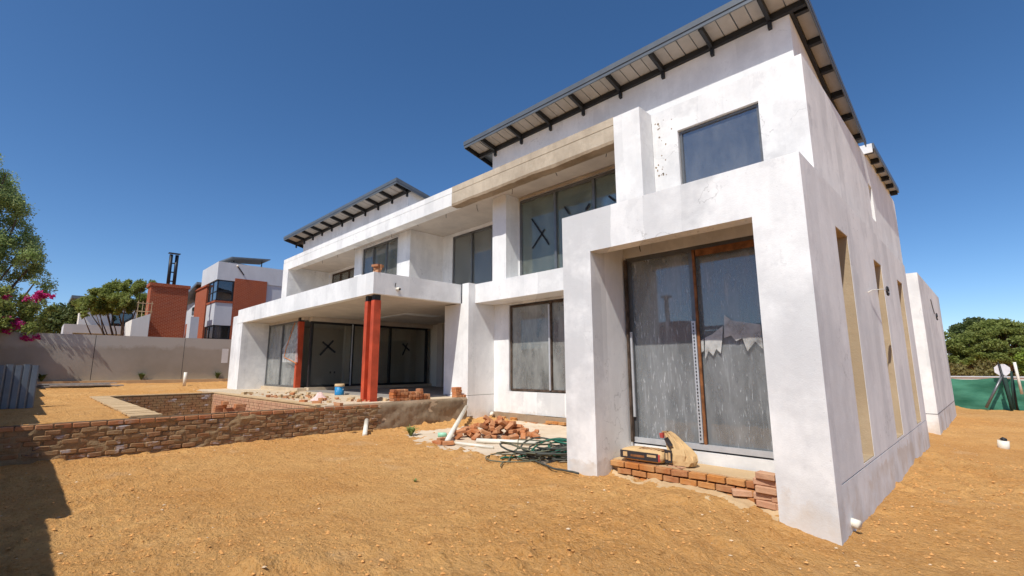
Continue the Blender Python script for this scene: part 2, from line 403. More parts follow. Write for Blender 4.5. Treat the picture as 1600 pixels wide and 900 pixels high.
GX, GY = np.meshgrid(xs, ys, indexing='ij')
GZ = gbase(GX, GY)+ghi(GX, GY)
nx, ny = len(xs), len(ys)
V = np.stack([GX, GY, GZ], -1).reshape(-1, 3)
ii, jj = np.meshgrid(np.arange(nx-1), np.arange(ny-1), indexing='ij')
a = (ii*ny+jj).ravel(); F = np.stack([a, a+ny, a+ny+1, a+1], -1)
me = bpy.data.meshes.new('ground'); me.vertices.add(len(V)); me.vertices.foreach_set('co', V.ravel())
me.loops.add(F.size); me.loops.foreach_set('vertex_index', F.ravel()); me.polygons.add(len(F))
me.polygons.foreach_set('loop_start', np.arange(0, F.size, 4)); me.polygons.foreach_set('loop_total', np.full(len(F), 4))
me.update(calc_edges=True); me.polygons.foreach_set('use_smooth', [True]*len(F))
g = link('ground', me, M_DIRT); tag(g, 'bare orange building-site dirt around the house', None, None, 'structure')

# loose clods and pale stones on the dirt
def scatter(name, n, mat, smin, smax, label, cat, region, seed, flat=.6):
    r = np.random.default_rng(seed); VV = []; FF = []; k = 0
    ico = [(0, 0, 1), (.9, 0, .1), (.28, .85, .1), (-.72, .52, .1), (-.72, -.52, .1), (.28, -.85, .1), (0, 0, -.6)]
    tri = [(0, 1, 2), (0, 2, 3), (0, 3, 4), (0, 4, 5), (0, 5, 1), (6, 2, 1), (6, 3, 2), (6, 4, 3), (6, 5, 4), (6, 1, 5)]
    ico = np.array(ico)
    while k < n:
        x = r.uniform(region[0], region[1]); y = r.uniform(region[2], region[3])
        if -4.7 < x < -1.2 and y > 5.6: continue
        if x < -1.2 and y > 9.5: continue
        if 1.3*float(vnoise(x+3, y-7, .33)) + .5*float(vnoise(x, y, .9)) + r.uniform(-.3, .3) < 0: continue
        s = smin+(smax-smin)*r.random()**3
        q = ico*r.uniform(.7, 1.3, (7, 1))*np.array([1, r.uniform(.6, 1.1), flat])*s
        an = r.uniform(0, 6.28); c, sn = math.cos(an), math.sin(an)
        q = np.stack([q[:, 0]*c-q[:, 1]*sn, q[:, 0]*sn+q[:, 1]*c, q[:, 2]], -1)+np.array([x, y, gz(x, y)+s*.12])
        FF += [tuple(i+7*k for i in t) for t in tri]; VV.append(q); k += 1
    o = from_world(name, np.concatenate(VV), FF, mat, None); tag(o, label, cat, None, 'stuff'); return o
scatter('dirt_clods', 15000, M_CLOD, .005, .026, 'small orange dirt clods scattered over the yard', 'clods', (-11.3, 3, -.6, 13), 3)
scatter('stone_chips', 700, M_STONE, .005, .026, 'pale stone chips scattered over the dirt yard', 'stones', (-11.3, 3, -.6, 16), 4, .45)

# ------------------------------------------------------------------ bricks
def brick_mesh(name, l, w, h, seed, ch=.006, jit=.004):
    r = random.Random(seed); bm = bmesh.new(); bmesh.ops.create_cube(bm, size=1)
    for v in bm.verts:
        v.co.x *= l; v.co.y *= w; v.co.z *= h
        v.co += Vector((r.uniform(-jit, jit), r.uniform(-jit, jit), r.uniform(-jit, jit)))
    bmesh.ops.bevel(bm, geom=bm.edges[:], offset=ch, segments=1, affect='EDGES', profile=.5)
    me = bpy.data.meshes.new(name); bm.to_mesh(me); bm.free(); return me
def brick_set(l, w, h, mat, n=5, ch=.006, jit=.004):
    L = [brick_mesh('brick', l, w, h, 50+i, ch, jit) for i in range(n)]
    for m in L: m.materials.append(mat)
    return L
BL, BW, BH = .222, .106, .073
B_LOOSE = brick_set(BL, BW, BH, M_BRICK)
B_WALL = brick_set(BW, .218, .074, M_WBRICK, 6, .010, .007)
B_TOP = brick_set(BW, .216, .072, M_TBRICK, 4, .008, .004)
B_SILL = brick_set(.216, BW, .070, M_SBRICK, 5, .006, .004)
B_PINK = brick_set(.216, BW, .072, M_PBRICK, 4, .008, .004)
def put(meshes, loc, rz=0, rx=0, ry=0, parent=None, label=None, cat=None, group=None, name='brick', sc=None):
    o = bpy.data.objects.new(name, random.choice(meshes)); COL.objects.link(o)
    o.parent = parent; o.location = Vector(loc)-(worg(parent) if parent else Vector((0, 0, 0)))
    o.rotation_euler = Euler((rx, ry, rz))
    if sc: o.scale = sc
    if label: tag(o, label, cat, group)
    return o

# ------------------------------------------------------------------ HOUSE
H = thing('unfinished_house', (-12, 11, 0), 'large white two-storey house under construction with mono-pitch roofs', 'house')
def window(parent, axis, u0, u1, z0, z1, d, divs, glass, fm, fw=.06, dep=.09, name='window', sign=-1, bars=()):
    """frame mesh with children pane; d = plane of the glass; the frame stands dep/2 to each side"""
    L = []
    def b(ua, ub, za, zb, e=0):
        L.append((ua, ub, d-dep/2-e, d+dep/2+e, za, zb) if axis == 'X' else (d-dep/2-e, d+dep/2+e, ua, ub, za, zb))
    b(u0, u1, z1-fw, z1); b(u0, u1, z0, z0+fw); b(u0, u0+fw, z0+fw, z1-fw); b(u1-fw, u1, z0+fw, z1-fw)
    edges = [u0+fw] + [q for dv in divs for q in (dv-fw/2, dv+fw/2)] + [u1-fw]
    for dv in divs: b(dv-fw/2, dv+fw/2, z0+fw, z1-fw, .012)
    w = boxes(name, L, fm, parent)
    for k in range(0, len(edges), 2):
        ua, ub = edges[k], edges[k+1]; e = .004
        dd = d + (.012 if (k//2) % 2 else -.012)
        bx = (ua-e, ub+e, dd-.003, dd+.003, z0+fw-e, z1-fw+e)
        if axis == 'Y': bx = (bx[2], bx[3], bx[0], bx[1], bx[4], bx[5])
        box('pane', *bx, glass, w)
    return w
def strip(parent, axis, d, p, q, w=.05, th=.006, mat=None, name='tape_strip'):
    """flat strip stuck on the outside of a pane, p and q = (u, z)"""
    p = Vector((p[0], 0, p[1])); q = Vector((q[0], 0, q[1])); n = (q-p).normalized(); s = Vector((-n.z, 0, n.x))*w/2
    c = [p-s, q-s, q+s, p+s]; V = []
    for dd in (d-th, d):
        for v in c: V.append((v.x, dd, v.z) if axis == 'X' else (dd, v.x, v.z))
    return from_world(name, V, BF, mat or M_TAPE, parent)

XB, XL = -1.258, -4.62
# --- front room: deep portal facing the yard
panel('portal_wall', 'X', XL, XB, -.6, 4.0, 5.735, 5.985, [(-4.095, -1.80, -.7, 3.37)], M_WHITE2, H)
box('portal_jamb', XL, -4.095, 5.985, 6.72, -.6, 3.99, M_WHITE, H)
box('portal_jamb', -1.80, -1.54, 5.985, 6.72, -.6, 3.99, M_WHITE, H)
panel('window_wall', 'X', -4.095, -1.80, -.6, 3.99, 6.66, 6.90, [(-4.07, -1.82, .50, 3.40)], M_WHITE2, H)
# side wall with three slit openings and a shadow groove over the plinth
SL = [(7.17, 7.89), (9.92, 10.68), (12.65, 13.44)]
panel('side_wall', 'Y', 5.985, 14.4, .467, 4.0, XB-.30, XB, [(a_, b_, .50, 3.45) for a_, b_ in SL], M_WHITE, H)
box('plinth', XB-.28, XB, 5.985, 14.4, -.6, .453, M_WHITE, H)
box('groove_backing', XB-.27, XB-.022, 5.99, 14.39, .453, .467, M_CHAR, H)
box('side_wall', -6.5, XB-.30, 14.15, 14.4, -.6, 3.99, M_WHITE, H)
for a_, b_ in SL:
    # bare render reveals inside the slit
    boxes('slit_reveal', [(XB-.29, XB-.004, b_-.012, b_-.001, .501, 3.449), (XB-.29, XB-.004, a_+.001, a_+.012, .501, 3.449), (XB-.29, XB-.004, a_+.012, b_-.012, 3.437, 3.449), (XB-.29, XB-.004, a_+.012, b_-.012, .501, .512)], M_TAN, H)
    w = window(H, 'Y', a_+.012, b_-.012, .512, 3.437, XB-.22, [], G_DUST, M_CHAR, .06, .06)
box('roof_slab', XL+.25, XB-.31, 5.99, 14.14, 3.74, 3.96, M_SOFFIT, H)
box('wall', XL, XL+.24, 6.725, 10.60, -.6, 3.985, M_WHITE, H)
box('floor_slab', XL+.25, XB-.31, 6.91, 14.1, .30, .46, M_INTFL, H)
box('interior_wall', XL+.25, XB-.31, 11.3, 11.5, .46, 3.72, M_INT, H)
# big sliding door of the front room
wd = window(H, 'X', -4.07, -1.82, .52, 3.40, 6.74, [-2.98], G_FILM, M_ALU, .075, .11, 'sliding_door')
box('bottom_track', -4.06, -1.83, 6.655, 6.685, .525, .60, M_ALULIGHT, wd)
box('rusty_lining', -4.068, -4.035, 6.60, 6.66, .53, 3.36, M_BROWN, wd)
box('rusty_lining', -2.955, -2.92, 6.655, 6.682, .60, 3.34, M_RUST, wd)
box('perforated_strip', -3.02, -2.962, 6.64, 6.668, .62, 2.3, M_ALULIGHT, wd)
for k in range(34): box('strip_slot', -3.0, -2.985, 6.633, 6.639, .66+k*.048, .685+k*.048, M_CHAR, wd)
box('perforated_strip', -4.03, -3.998, 6.64, 6.668, .9, 2.2, M_ALULIGHT, wd)
box('rusty_lining', -2.9, -1.83, 6.655, 6.682, 3.24, 3.335, M_RUST, wd)
# brick sill below the door
sill = boxes('brick_sill', [(-4.09, -1.81, 6.13, 6.62, -.5, .335)], M_MORTAR, H)
for c_, zc in enumerate((.065, .155, .245)):
    x = -4.08 + (.11 if c_ % 2 else 0)
    while x + .2 < -1.82:
        put(B_SILL, (x+.108, 6.10+random.uniform(-.006, .006), zc+.055), random.uniform(-.03, .03), 0, random.uniform(-.02, .02), sill); x += .232
box('mortar_bed', -4.08, -1.82, 6.12, 6.60, .336, .352, M_MORTAR, sill)
V = []; F = []; n1, n2 = 60, 16
for i in range(n1):
    x = -4.06+2.24*i/(n1-1)
    yf = 5.83-.28*(i/(n1-1))+.16*float(vnoise(x, 1.5, 3))+.08*float(vnoise(x, 4.5, 9))
    for j in range(n2):
        v_ = j/(n2-1); y = 6.12+(yf-6.12)*v_
        V.append((x, y, float(gbase(x, y)+ghi(np.array(x), np.array(y)))-.010+.02*(1-v_)+.02*float(vnoise(x, y, 8))))
F = [(i*n2+j, i*n2+n2+j, i*n2+n2+1+j, i*n2+1+j) for i in range(n1-1) for j in range(n2-1)]
fo = from_world('mortar_spill', V, F, M_MORTAR, sill, True)
# quoin of loose-laid bricks at the right end of the sill
q = 0
for c_ in range(5):
    n_ = 2
    for k in range(n_):
        put(B_PINK, (-2.00+k*.205+(-.03 if c_ % 2 else .02)+random.uniform(-.015, .015), 6.03+random.uniform(-.05, .04), .135+c_*.076), random.uniform(-.22, .22), random.uniform(-.05, .05), random.uniform(-.06, .06), sill)

# --- upper block above the front room
panel('upper_wall', 'X', -4.985, -1.89, 3.9, 7.46, 9.58, 9.83, [(-4.385, -2.70, 4.9, 6.84)], M_WHITE2, H)
window(H, 'X', -4.37, -2.715, 4.92, 6.825, 9.70, [], G_SKY, M_ALU, .05)
panel('upper_side_wall', 'Y', 9.83, 21.2, -.6, 7.46, -2.14, -1.89, [(15.7, 16.25, 5.62, 6.62)], M_WHITE, H)
window(H, 'Y', 15.72, 16.23, 5.64, 6.6, -2.08, [], G_CLEAN, M_CHAR, .04, .05)
box('upper_back_wall', -26.5, -1.9, 21.2, 21.4, -.6, 7.4, M_WHITE, H)
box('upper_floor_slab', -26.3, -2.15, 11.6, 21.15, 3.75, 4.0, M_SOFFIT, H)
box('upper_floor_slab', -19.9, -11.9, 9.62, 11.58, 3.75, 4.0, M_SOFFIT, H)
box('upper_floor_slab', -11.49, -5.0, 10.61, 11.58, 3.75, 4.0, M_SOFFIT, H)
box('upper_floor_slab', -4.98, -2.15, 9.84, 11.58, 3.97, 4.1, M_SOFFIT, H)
box('interior_wall', -9.7, -2.2, 14.6, 14.75, 4.02, 7.0, M_INT, H)
box('interior_wall', -6.2, -6.05, 10.6, 14.55, 4.02, 7.0, M_INT, H)
box('interior_wall', -11.0, -10.8, 11.65, 20, 4.02, 7.0, M_INT, H)
box('interior_wall', -26, -11.05, 15.0, 15.15, 4.02, 7.0, M_INT, H)
box('interior_wall', -16, -15.8, 11.65, 14.9, 4.02, 7.0, M_INT, H)
box('roof_slab', -26.55, -5.0, 9.43, 9.86, 6.975, 7.25, M_SOFFIT, H)
box('roof_slab', -26.55, -2.16, 9.861, 21.15, 6.975, 7.25, M_SOFFIT, H)
box('frame_pier', -5.67, -4.99, 9.03, 9.575, 3.9, 7.45, M_WHITE, H)
box('frame_pier', -5.67, -4.99, 9.58, 10.3, 3.9, 6.97, M_WHITE, H)
# long beam over the recessed balconies: two stacked lifts with a casting line, bare at the right-hand end
XC = -11.82
boxes('frame_beam', [(-26.6, XC, 9.03, 9.42, 6.84, 7.25), (-26.6, XC, 9.036, 9.42, 7.272, 7.46), (-26.6, XC, 9.06, 9.41, 7.249, 7.273)], M_WHITE, H)
bb = boxes('bare_concrete_beam', [(XC+.002, -5.672, 9.026, 9.42, 6.84, 7.25), (XC+.002, -5.672, 9.034, 9.42, 7.272, 7.465), (XC+.002, -5.672, 9.07, 9.41, 7.249, 7.273)], M_BARE, H)
tag(bb, 'unpainted tan concrete stretch of the long roof beam')
V = []; F = []; n_ = 44
for i in range(n_):
    x = XC+.01+(XC*-1-5.69)*i/(n_-1)
    d_ = .02+.11*abs(float(vnoise(x, 3.1, 1.3)))+.07*abs(float(vnoise(x, 8.1, 5)))
    V += [(x, 9.022, 6.90-d_*.2), (x, 9.022, 6.842-d_*.7), (x, 9.18+d_, 6.842-d_), (x, 9.41, 6.845)]
F = [(4*i+j, 4*i+4+j, 4*i+5+j, 4*i+1+j) for i in range(n_-1) for j in range(3)]
from_world('broken_edge', V, F, M_ROUGH, bb)
box('end_pier', -26.6, -25.88, 9.43, 11.28, 3.7, 6.97, M_WHITE, H)
box('end_pier', -26.6, -25.88, 9.03, 9.43, 3.7, 6.839, M_WHITE, H)
# left bay, set back
panel('bay_wall', 'X', -25.88, -19.95, 3.9, 6.97, 11.29, 11.5, [(-25.6, -22.6, 4.1, 6.85)], M_WHITE, H)
window(H, 'X', -25.58, -22.62, 4.12, 6.83, 11.36, [-24.6, -23.6], G_DUST, M_BROWN, .07)
# middle bay, nearly flush with the beam
panel('bay_wall', 'X', -19.95, -16.02, 3.7, 6.965, 9.81, 10.05, [(-19.25, -16.32, 4.1, 6.88)], M_WHITE, H)
wm = window(H, 'X', -19.23, -16.34, 4.12, 6.86, 9.90, [-18.35, -17.25], G_DUST, M_ALU, .07)
box('bay_side_wall', -19.95, -19.7, 10.05, 11.29, 3.7, 6.965, M_WHITE, H)
box('fin_wall', -16.02, -15.42, 9.812, 11.38, 3.7, 6.968, M_WHITE, H)
panel('bay_wall', 'X', -15.42, -10.71, 3.9, 6.968, 11.38, 11.6, [(-14.78, -10.9, 4.1, 6.84)], M_WHITE, H)
window(H, 'X', -14.76, -10.92, 4.12, 6.82, 11.43, [-13.6, -12.45], G_DUST, M_ALU, .07)
box('frame_pier', -10.71, -10.10, 9.81, 11.6, 4.302, 6.969, M_WHITE, H)
# right bay with the tall taped panes
panel('bay_wall', 'X', -10.10, -5.67, 3.9, 6.968, 10.36, 10.58, [(-10.06, -5.7, 4.30, 6.86)], M_WHITE, H)
wr = window(H, 'X', -10.04, -5.72, 4.32, 6.84, 10.41, [-8.6, -7.22], G_CLEAN, M_ALU, .075, .10)
box('timber_head', -10.05, -5.72, 10.33, 10.355, 6.86, 6.94, M_BARE, wr)
Yt = 10.38
def P2(px, py, Y): v = onY(px, py, Y); return (v.x, v.z)
for A, B in (((831, 342), (858, 382)), ((851, 358), (832, 388)), ((882, 323), (889, 334)), ((921, 318), (915, 328)), ((951, 306), (961, 314))):
    strip(wr, 'X', Yt, P2(*A, Yt), P2(*B, Yt), .055)
# slab edge between the pillar and the front room
box('slab_edge', -11.495, XL-.003, 9.79, 10.60, 3.69, 4.30, M_WHITE, H)
# pillar and wall at the end of the patio
def grooved(x0, x1, y0, y1, z0, zg, z1, m):
    box('pillar_wall', x0, x1, y0, y1, z0, zg-.006, m, H); box('pillar_wall', x0, x1, y0, y1, zg+.006, z1, m, H)
    box('groove_backing', x0+.012, x1-.012, y0+.012, y1-.012, zg-.006, zg+.006, M_CHAR, H)
grooved(-12.72, -11.50, 9.52, 9.74, .20, .82, 3.688, M_WHITE)
box('pillar_wall', -11.82, -11.50, 9.52, 9.74, 3.688, 4.32, M_WHITE, H)
grooved(-11.74, -11.50, 9.742, 10.62, .10, .82, 4.318, M_WHITE)
# ground-floor wall and window right of the pillar
panel('ground_floor_wall', 'X', -11.50, XL, .28, 3.97, 10.62, 10.85, [(-10.82, -7.4, .93, 3.63)], M_WHITE2, H)
wg = window(H, 'X', -10.80, -7.42, .95, 3.61, 10.72, [-9.12], G_FILM2, M_BROWN, .065, .10)
box('door_leaf_edge', -9.17, -9.12, 10.63, 10.665, 1.0, 3.5, M_ALULIGHT, wg)
V = []; F = []; n_ = 60
for i in range(n_):
    x = -11.72+(-XL*-1+11.72)*i/(n_-1) if False else -11.72+(11.72-4.63)*i/(n_-1)
    tz = .27+.05*float(vnoise(x, 1, 3))
    for j, zz in enumerate((-.3, -.1, .1, tz, tz)):
        V.append((x, (10.46, 10.48, 10.52, 10.55, 10.63)[j]+.05*float(vnoise(x, zz*6, 2.7))*(j < 4), zz))
F = [(5*i+j, 5*i+5+j, 5*i+6+j, 5*i+1+j) for i in range(n_-1) for j in range(4)]
from_world('footing', V, F, M_FOOT, H)
for c_ in range(3):
    x = -10.9+(.12 if c_ % 2 else 0)
    while x < -4.9:
        if random.random() < .55:
            put(B_SILL, (x, 10.44+random.uniform(-.012, .012), -.03+c_*.085), random.uniform(-.04, .04), 0, random.uniform(-.03, .03), H, name='footing_brick')
        x += .235
box('interior_wall', -11.4, XL-.02, 14.9, 15.1, .6, 3.72, M_INT, H)
box('interior_wall', -7.2, -7.0, 10.9, 14.85, .6, 3.72, M_INT, H)
box('floor_slab', -11.4, XL-.02, 10.87, 14.88, .5, .86, M_INTFL, H)
box('ceiling', -11.4, XL-.02, 10.87, 14.88, 3.73, 3.748, M_INT, H)

# --- balcony over the patio
box('balcony_upstand', -24.24, -11.87, 6.42, 6.62, 3.69, 4.30, M_WHITE, H)
box('balcony_upstand', -12.07, -11.87, 6.622, 9.515, 3.69, 4.30, M_WHITE, H)
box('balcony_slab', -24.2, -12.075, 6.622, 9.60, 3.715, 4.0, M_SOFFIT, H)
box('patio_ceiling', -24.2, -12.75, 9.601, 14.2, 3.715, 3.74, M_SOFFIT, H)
box('patio_pier', -24.95, -24.242, 6.425, 6.70, .2, 4.05, M_WHITE2, H)
box('patio_pier', -24.24, -23.5, 6.43, 6.70, .2, 3.688, M_WHITE2, H)
box('wing_wall', -23.76, -23.5, 6.702, 7.55, .2, 3.71, M_WHITE, H)
box('side_wall', -24.95, -24.7, 6.702, 21.0, .2, 3.74, M_WHITE, H)
dl = window(H, 'X', -23.48, -19.95, .90, 3.60, 7.60, [-21.75], G_FILM2, M_ALU, .075, .10, 'sliding_door')
box('threshold', -23.5, -19.3, 7.40, 7.75, .6, .895, M_CONC, H)
box('header', -23.5, -19.5, 7.55, 7.75, 3.602, 3.713, M_SOFFIT, H)
# downstand beam and glazing facing the garden side of the patio
box('patio_beam', -19.50, -19.15, 7.76, 13.6, 3.54, 3.713, M_SOFFIT, H)
dr = window(H, 'Y', 7.78, 13.40, .92, 3.535, -19.30, [9.58, 11.38], G_PATIO, M_CHAR, .085, .12, 'sliding_door')
box('stacked_leaf_edge', -19.22, -19.18, 9.50, 9.535, .95, 3.5, M_ALULIGHT, dr)
box('threshold', -19.5, -19.1, 7.76, 13.6, .6, .915, M_CONC, H)
xt = -19.225
def P3(px, py, X): v = onX(px, py, X); return (v.y, v.z)
for A, B in (((504, 534), (524, 551)), ((521, 532), (500, 555)), ((629, 537), (640, 548)), ((637, 536), (629, 555))):
    strip(dr, 'Y', xt, P3(*A, xt), P3(*B, xt), .075)
panel('patio_back_wall', 'X', -19.3, -12.5, .5, 3.714, 13.6, 13.8, [(-17.2, -14.4, .85, 3.1)], M_INT, H)
box('patio_pier', -18.2, -17.8, 13.2, 13.59, .5, 3.714, M_SOFFIT, H)
box('interior_wall', -17.3, -14.3, 16.5, 16.7, .5, 3.7, M_INT, H)
box('interior_wall', -24.69, -24.5, 7.8, 16, .6, 3.7, M_INT, H)
box('interior_wall', -24.5, -19.4, 14.6, 14.8, .6, 3.7, M_INT, H)
box('interior_wall', -22.3, -22.1, 10.6, 14.6, .6, 3.7, M_INT, H)
box('floor_slab', -24.6, -12.5, 7.76, 16.4, .55, .80, M_INTFL, H)
box('ceiling', -24.6, -19.52, 7.76, 14.55, 3.69, 3.713, M_INT, H)
box('side_wall', -12.72, -12.5, 9.76, 13.6, .3, 3.713, M_WHITE, H)
for yy, zz, r in ((8.45, 1.05, .03), (8.62, 1.05, .03), (9.0, 1.05, .03)):
    box('socket_box', -24.495, -24.48, yy*1.3, yy*1.3+.08, zz+.35, zz+.45, M_CHAR, H)
# red oxide steel columns
def steel_column(x0, y0, z0, z1, pair=True):
    L = [(x0, x0+.17, y0, y0+.21, z0, z1-.16)]
    if pair: L.append((x0+.37, x0+.54, y0, y0+.21, z0, z1-.16)); L.append((x0+.17, x0+.37, y0+.17, y0+.19, z0, z1-.16))
    c = boxes('steel_column', L, M_RED, H)
    boxes('base_plate', [(x0-.04, x0+(.58 if pair else .25), y0-.03, y0+.24, z0-.012, z0+.012)], M_RED, c)
    K = [(x0+.012, x0+.158, y0+.012, y0+.198, z1-.16, z1-.002)]
    if pair: K.append((x0+.382, x0+.528, y0+.012, y0+.198, z1-.16, z1-.002))
    boxes('cap_plate', K, M_CHAR, c)
steel_column(-12.52, 6.53, .76, 3.69)
steel_column(-19.92, 7.48, .78, 3.70, False)
# spout pipe and cap on the balcony side, wires under the beam
sp_ = tube('spout_pipe', [(-11.88, 7.16, 3.90), (-11.72, 7.16, 3.87)], .045, M_PVC, H)
tube('pipe_mouth', [(-11.721, 7.16, 3.8705), (-11.715, 7.16, 3.869)], .036, M_CHAR, sp_)
tube('conduit', [(-11.865, 7.10, 3.95), (-11.84, 7.10, 4.06)], .012, M_CHAR, H)
for px, py in ((745, 320), (801, 292), (868, 265), (948, 235), (697, 332), (652, 347), (612, 361), (580, 375), (554, 385), (528, 394), (504, 404), (482, 413)):
    p = onZ(px, py, 6.972)
    if not (9.45 < p.y < 11): p = onY(px, py, 9.62); p.z = 6.972
    l_ = random.uniform(.10, .24); dx = random.uniform(-.05, .05)
    tube('light_wire', [p, p+Vector((dx*.2, 0, -l_*.5)), p+Vector((dx, .02, -l_))], .008, M_CHAR, H, 5)
tube('light_wire', [onY(999, 382, 6.5), onY(999.6, 388, 6.5), onY(1001, 393, 6.5)], .006, M_CHAR, H, 5)
# wires on the right-hand side wall
c0 = onX(1372, 458, XB); cu = [onX(1356, 457, XB), onX(1357, 454, XB)+Vector((.04, 0, 0)), onX(1367, 453, XB)+Vector((.10, 0, 0)), c0+Vector((.13, 0, .02))]
wv = tube('light_wire', cu, .007, M_PVC, H, 5)
tube('wire_loop', [c0+Vector((.13, .09*math.cos(t_), .02+.07*math.sin(t_))) for t_ in np.linspace(0, 6.0, 14)], .014, M_CHAR, wv, 5)
tube('drain_stub', [(XB-.02, 6.24, .05), (XB+.07, 6.21, .04)], .046, M_PVC, H, 14)
tube('drain_pipe', [(-11.40, 10.45, .24), (-11.25, 10.28, .22)], .055, M_PVC, H, 12)

# --- third block at the rear right
TB = [panel('rear_block', 'X', -5.0, -1.24, -.6, 4.2, 17.0, 24.0, [], M_WHITE2, H)]
boxes('groove_line', [(-5.0, -1.236, 16.996, 17.1, .395, .407), (-1.3, -1.236, 17.1, 24.0, .395, .407)], M_CHAR, H)
tube('light_wire', [onX(1454, 468, -1.232), onX(1457, 480, -1.232), onX(1460, 490, -1.232)], .012, M_CHAR, H, 5)
p_ = onX(1460, 495, -1.22); tube('wire_loop', [p_+Vector((.06, .13*math.cos(t_), .10*math.sin(t_))) for t_ in np.linspace(0, 5.4, 12)], .02, M_CHAR, H, 5)

# --- mono-pitch roofs
SLP = 1.34/5.83
def mono_roof(x0, x1, wx0, wx1, rafters, side_right=True, yb=15.03):
    y0, z0 = 9.20, 8.915
    rz = lambda y: z0-SLP*(y-y0)
    def slab(xa, xb, ya, yb_, up, dn): # sloped box
        return [(xa, ya, rz(ya)+dn), (xb, ya, rz(ya)+dn), (xb, yb_, rz(yb_)+dn), (xa, yb_, rz(yb_)+dn), (xa, ya, rz(ya)+up), (xb, ya, rz(ya)+up), (xb, yb_, rz(yb_)+up), (xa, yb_, rz(yb_)+up)]
    R = boxes('roof', [slab(x0+.01, x1-.01, y0+.02, yb, 0, -.03)], M_SHEET, H)
    boxes('fascia', [(x0-.02, x1+.02, y0-.03, y0+.015, z0-.10, z0+.03), (x0-.012, x1+.012, y0-.012, y0+.02, z0-.185, z0-.105)], M_FASCIA, R)
    boxes('verge', [slab(x1-.005, x1+.025, y0+.016, yb, .03, -.10), slab(x1-.008, x1+.015, y0+.021, yb, -.104, -.18)], M_FASCIA, R)
    boxes('verge', [slab(x0-.025, x0+.005, y0+.016, yb, .03, -.10), slab(x0-.015, x0+.012, y0+.021, yb, -.104, -.19)], M_CHAR, R)
    wy = 9.87
    boxes('wall_plate', [slab(x0+.02, x1-.02, wy-.07, wy-.002, -.075, -.20)], M_CHAR, R)
    if side_right: boxes('wall_plate', [slab(wx1+.002, wx1+.07, wy+.002, yb-.05, -.075, -.20)], M_CHAR, R)
    for rx in rafters:
        o_ = boxes('rafter', [slab(rx-.036, rx+.036, y0+.03, wy-.072, -.052, -.20), [(rx-.036, wy-.071, rz(wy)-.34), (rx+.036, wy-.071, rz(wy)-.34), (rx+.036, wy-.004, rz(wy)-.36), (rx-.036, wy-.004, rz(wy)-.36), (rx-.036, wy-.071, rz(wy)-.201), (rx+.036, wy-.071, rz(wy)-.201), (rx+.036, wy-.004, rz(wy)-.201), (rx-.036, wy-.004, rz(wy)-.201)]], M_CHAR, R)
    ed = [x0+.03]+[r_ for r_ in rafters]+[x1-.03]
    for a_, b_ in zip(ed[:-1], ed[1:]):
        if b_-a_ < .15: continue
        n_ = max(1, round((b_-a_)/.29)); w_ = (b_-a_)/n_
        for k in range(n_):
            boxes('soffit_panel', [slab(a_+k*w_+.011, a_+(k+1)*w_-.011, y0+.03, wy-.001, -.036-.008*((k*7) % 2), -.05-.008*((k*7) % 2))], M_PANEL, R)
    if side_right:
        yy = 10.0; pr = []
        while yy < yb: pr.append(yy); yy += .92
        for y_ in pr: boxes('outrigger', [slab(wx1+.072, x1-.01, y_-.04, y_+.04, -.052, -.18)], M_CHAR, R)
        for a_, b_ in zip(pr[:-1], pr[1:]): boxes('soffit_panel', [slab(wx1+.01, x1-.012, a_+.05, b_-.05, -.036, -.05)], M_PANEL, R)
    # clerestory walls under the roof
    def wall(xa, xb, ya, yb_): return [(xa, ya, 7.2), (xb, ya, 7.2), (xb, yb_, 7.2), (xa, yb_, 7.2), (xa, ya, rz(ya)-.055), (xb, ya, rz(ya)-.055), (xb, yb_, rz(yb_)-.055), (xa, yb_, rz(yb_)-.055)]
    boxes('clerestory_wall', [wall(wx0, wx1, wy, wy+.22), wall(wx0, wx0+.22, wy+.221, yb-.1), wall(wx1-.22, wx1, wy+.221, yb-.1)], M_WHITE, H)
    return R
R1 = mono_roof(-11.41, -1.75, -10.78, -2.07, [-10.62]+[-9.44+1.17*k for k in range(7)])
R2 = mono_roof(-27.34, -15.55, -26.25, -15.42-.35, [-27.2]+[-26.05+1.14*k for k in range(10)], False)
# lower roof over the rear side
def low_roof():
    R = boxes('roof', [(-6, -1.68, 15.7, 20.5, 7.66, 7.69)], M_SHEET, H)
    boxes('fascia', [(-1.685, -1.65, 15.68, 20.52, 7.55, 7.71), (-6, -1.69, 20.49, 20.52, 7.55, 7.71)], M_FASCIA, R)
    boxes('gable_board', [(-6, -1.69, 15.66, 15.695, 7.45, 7.70)], M_WHITE2, R)
    for k in range(6): boxes('rafter', [(-1.885, -1.69, 15.8+k*.92, 15.88+k*.92, 7.48, 7.64)], M_CHAR, R)
    for k in range(5): boxes('soffit_panel', [(-1.885, -1.69, 15.9+k*.92, 16.70+k*.92, 7.625, 7.64)], M_PANEL, R)
    box('clerestory_wall', -5.9, -1.90, 15.75, 20.4, 7.2, 7.655, M_WHITE, H)
low_roof()

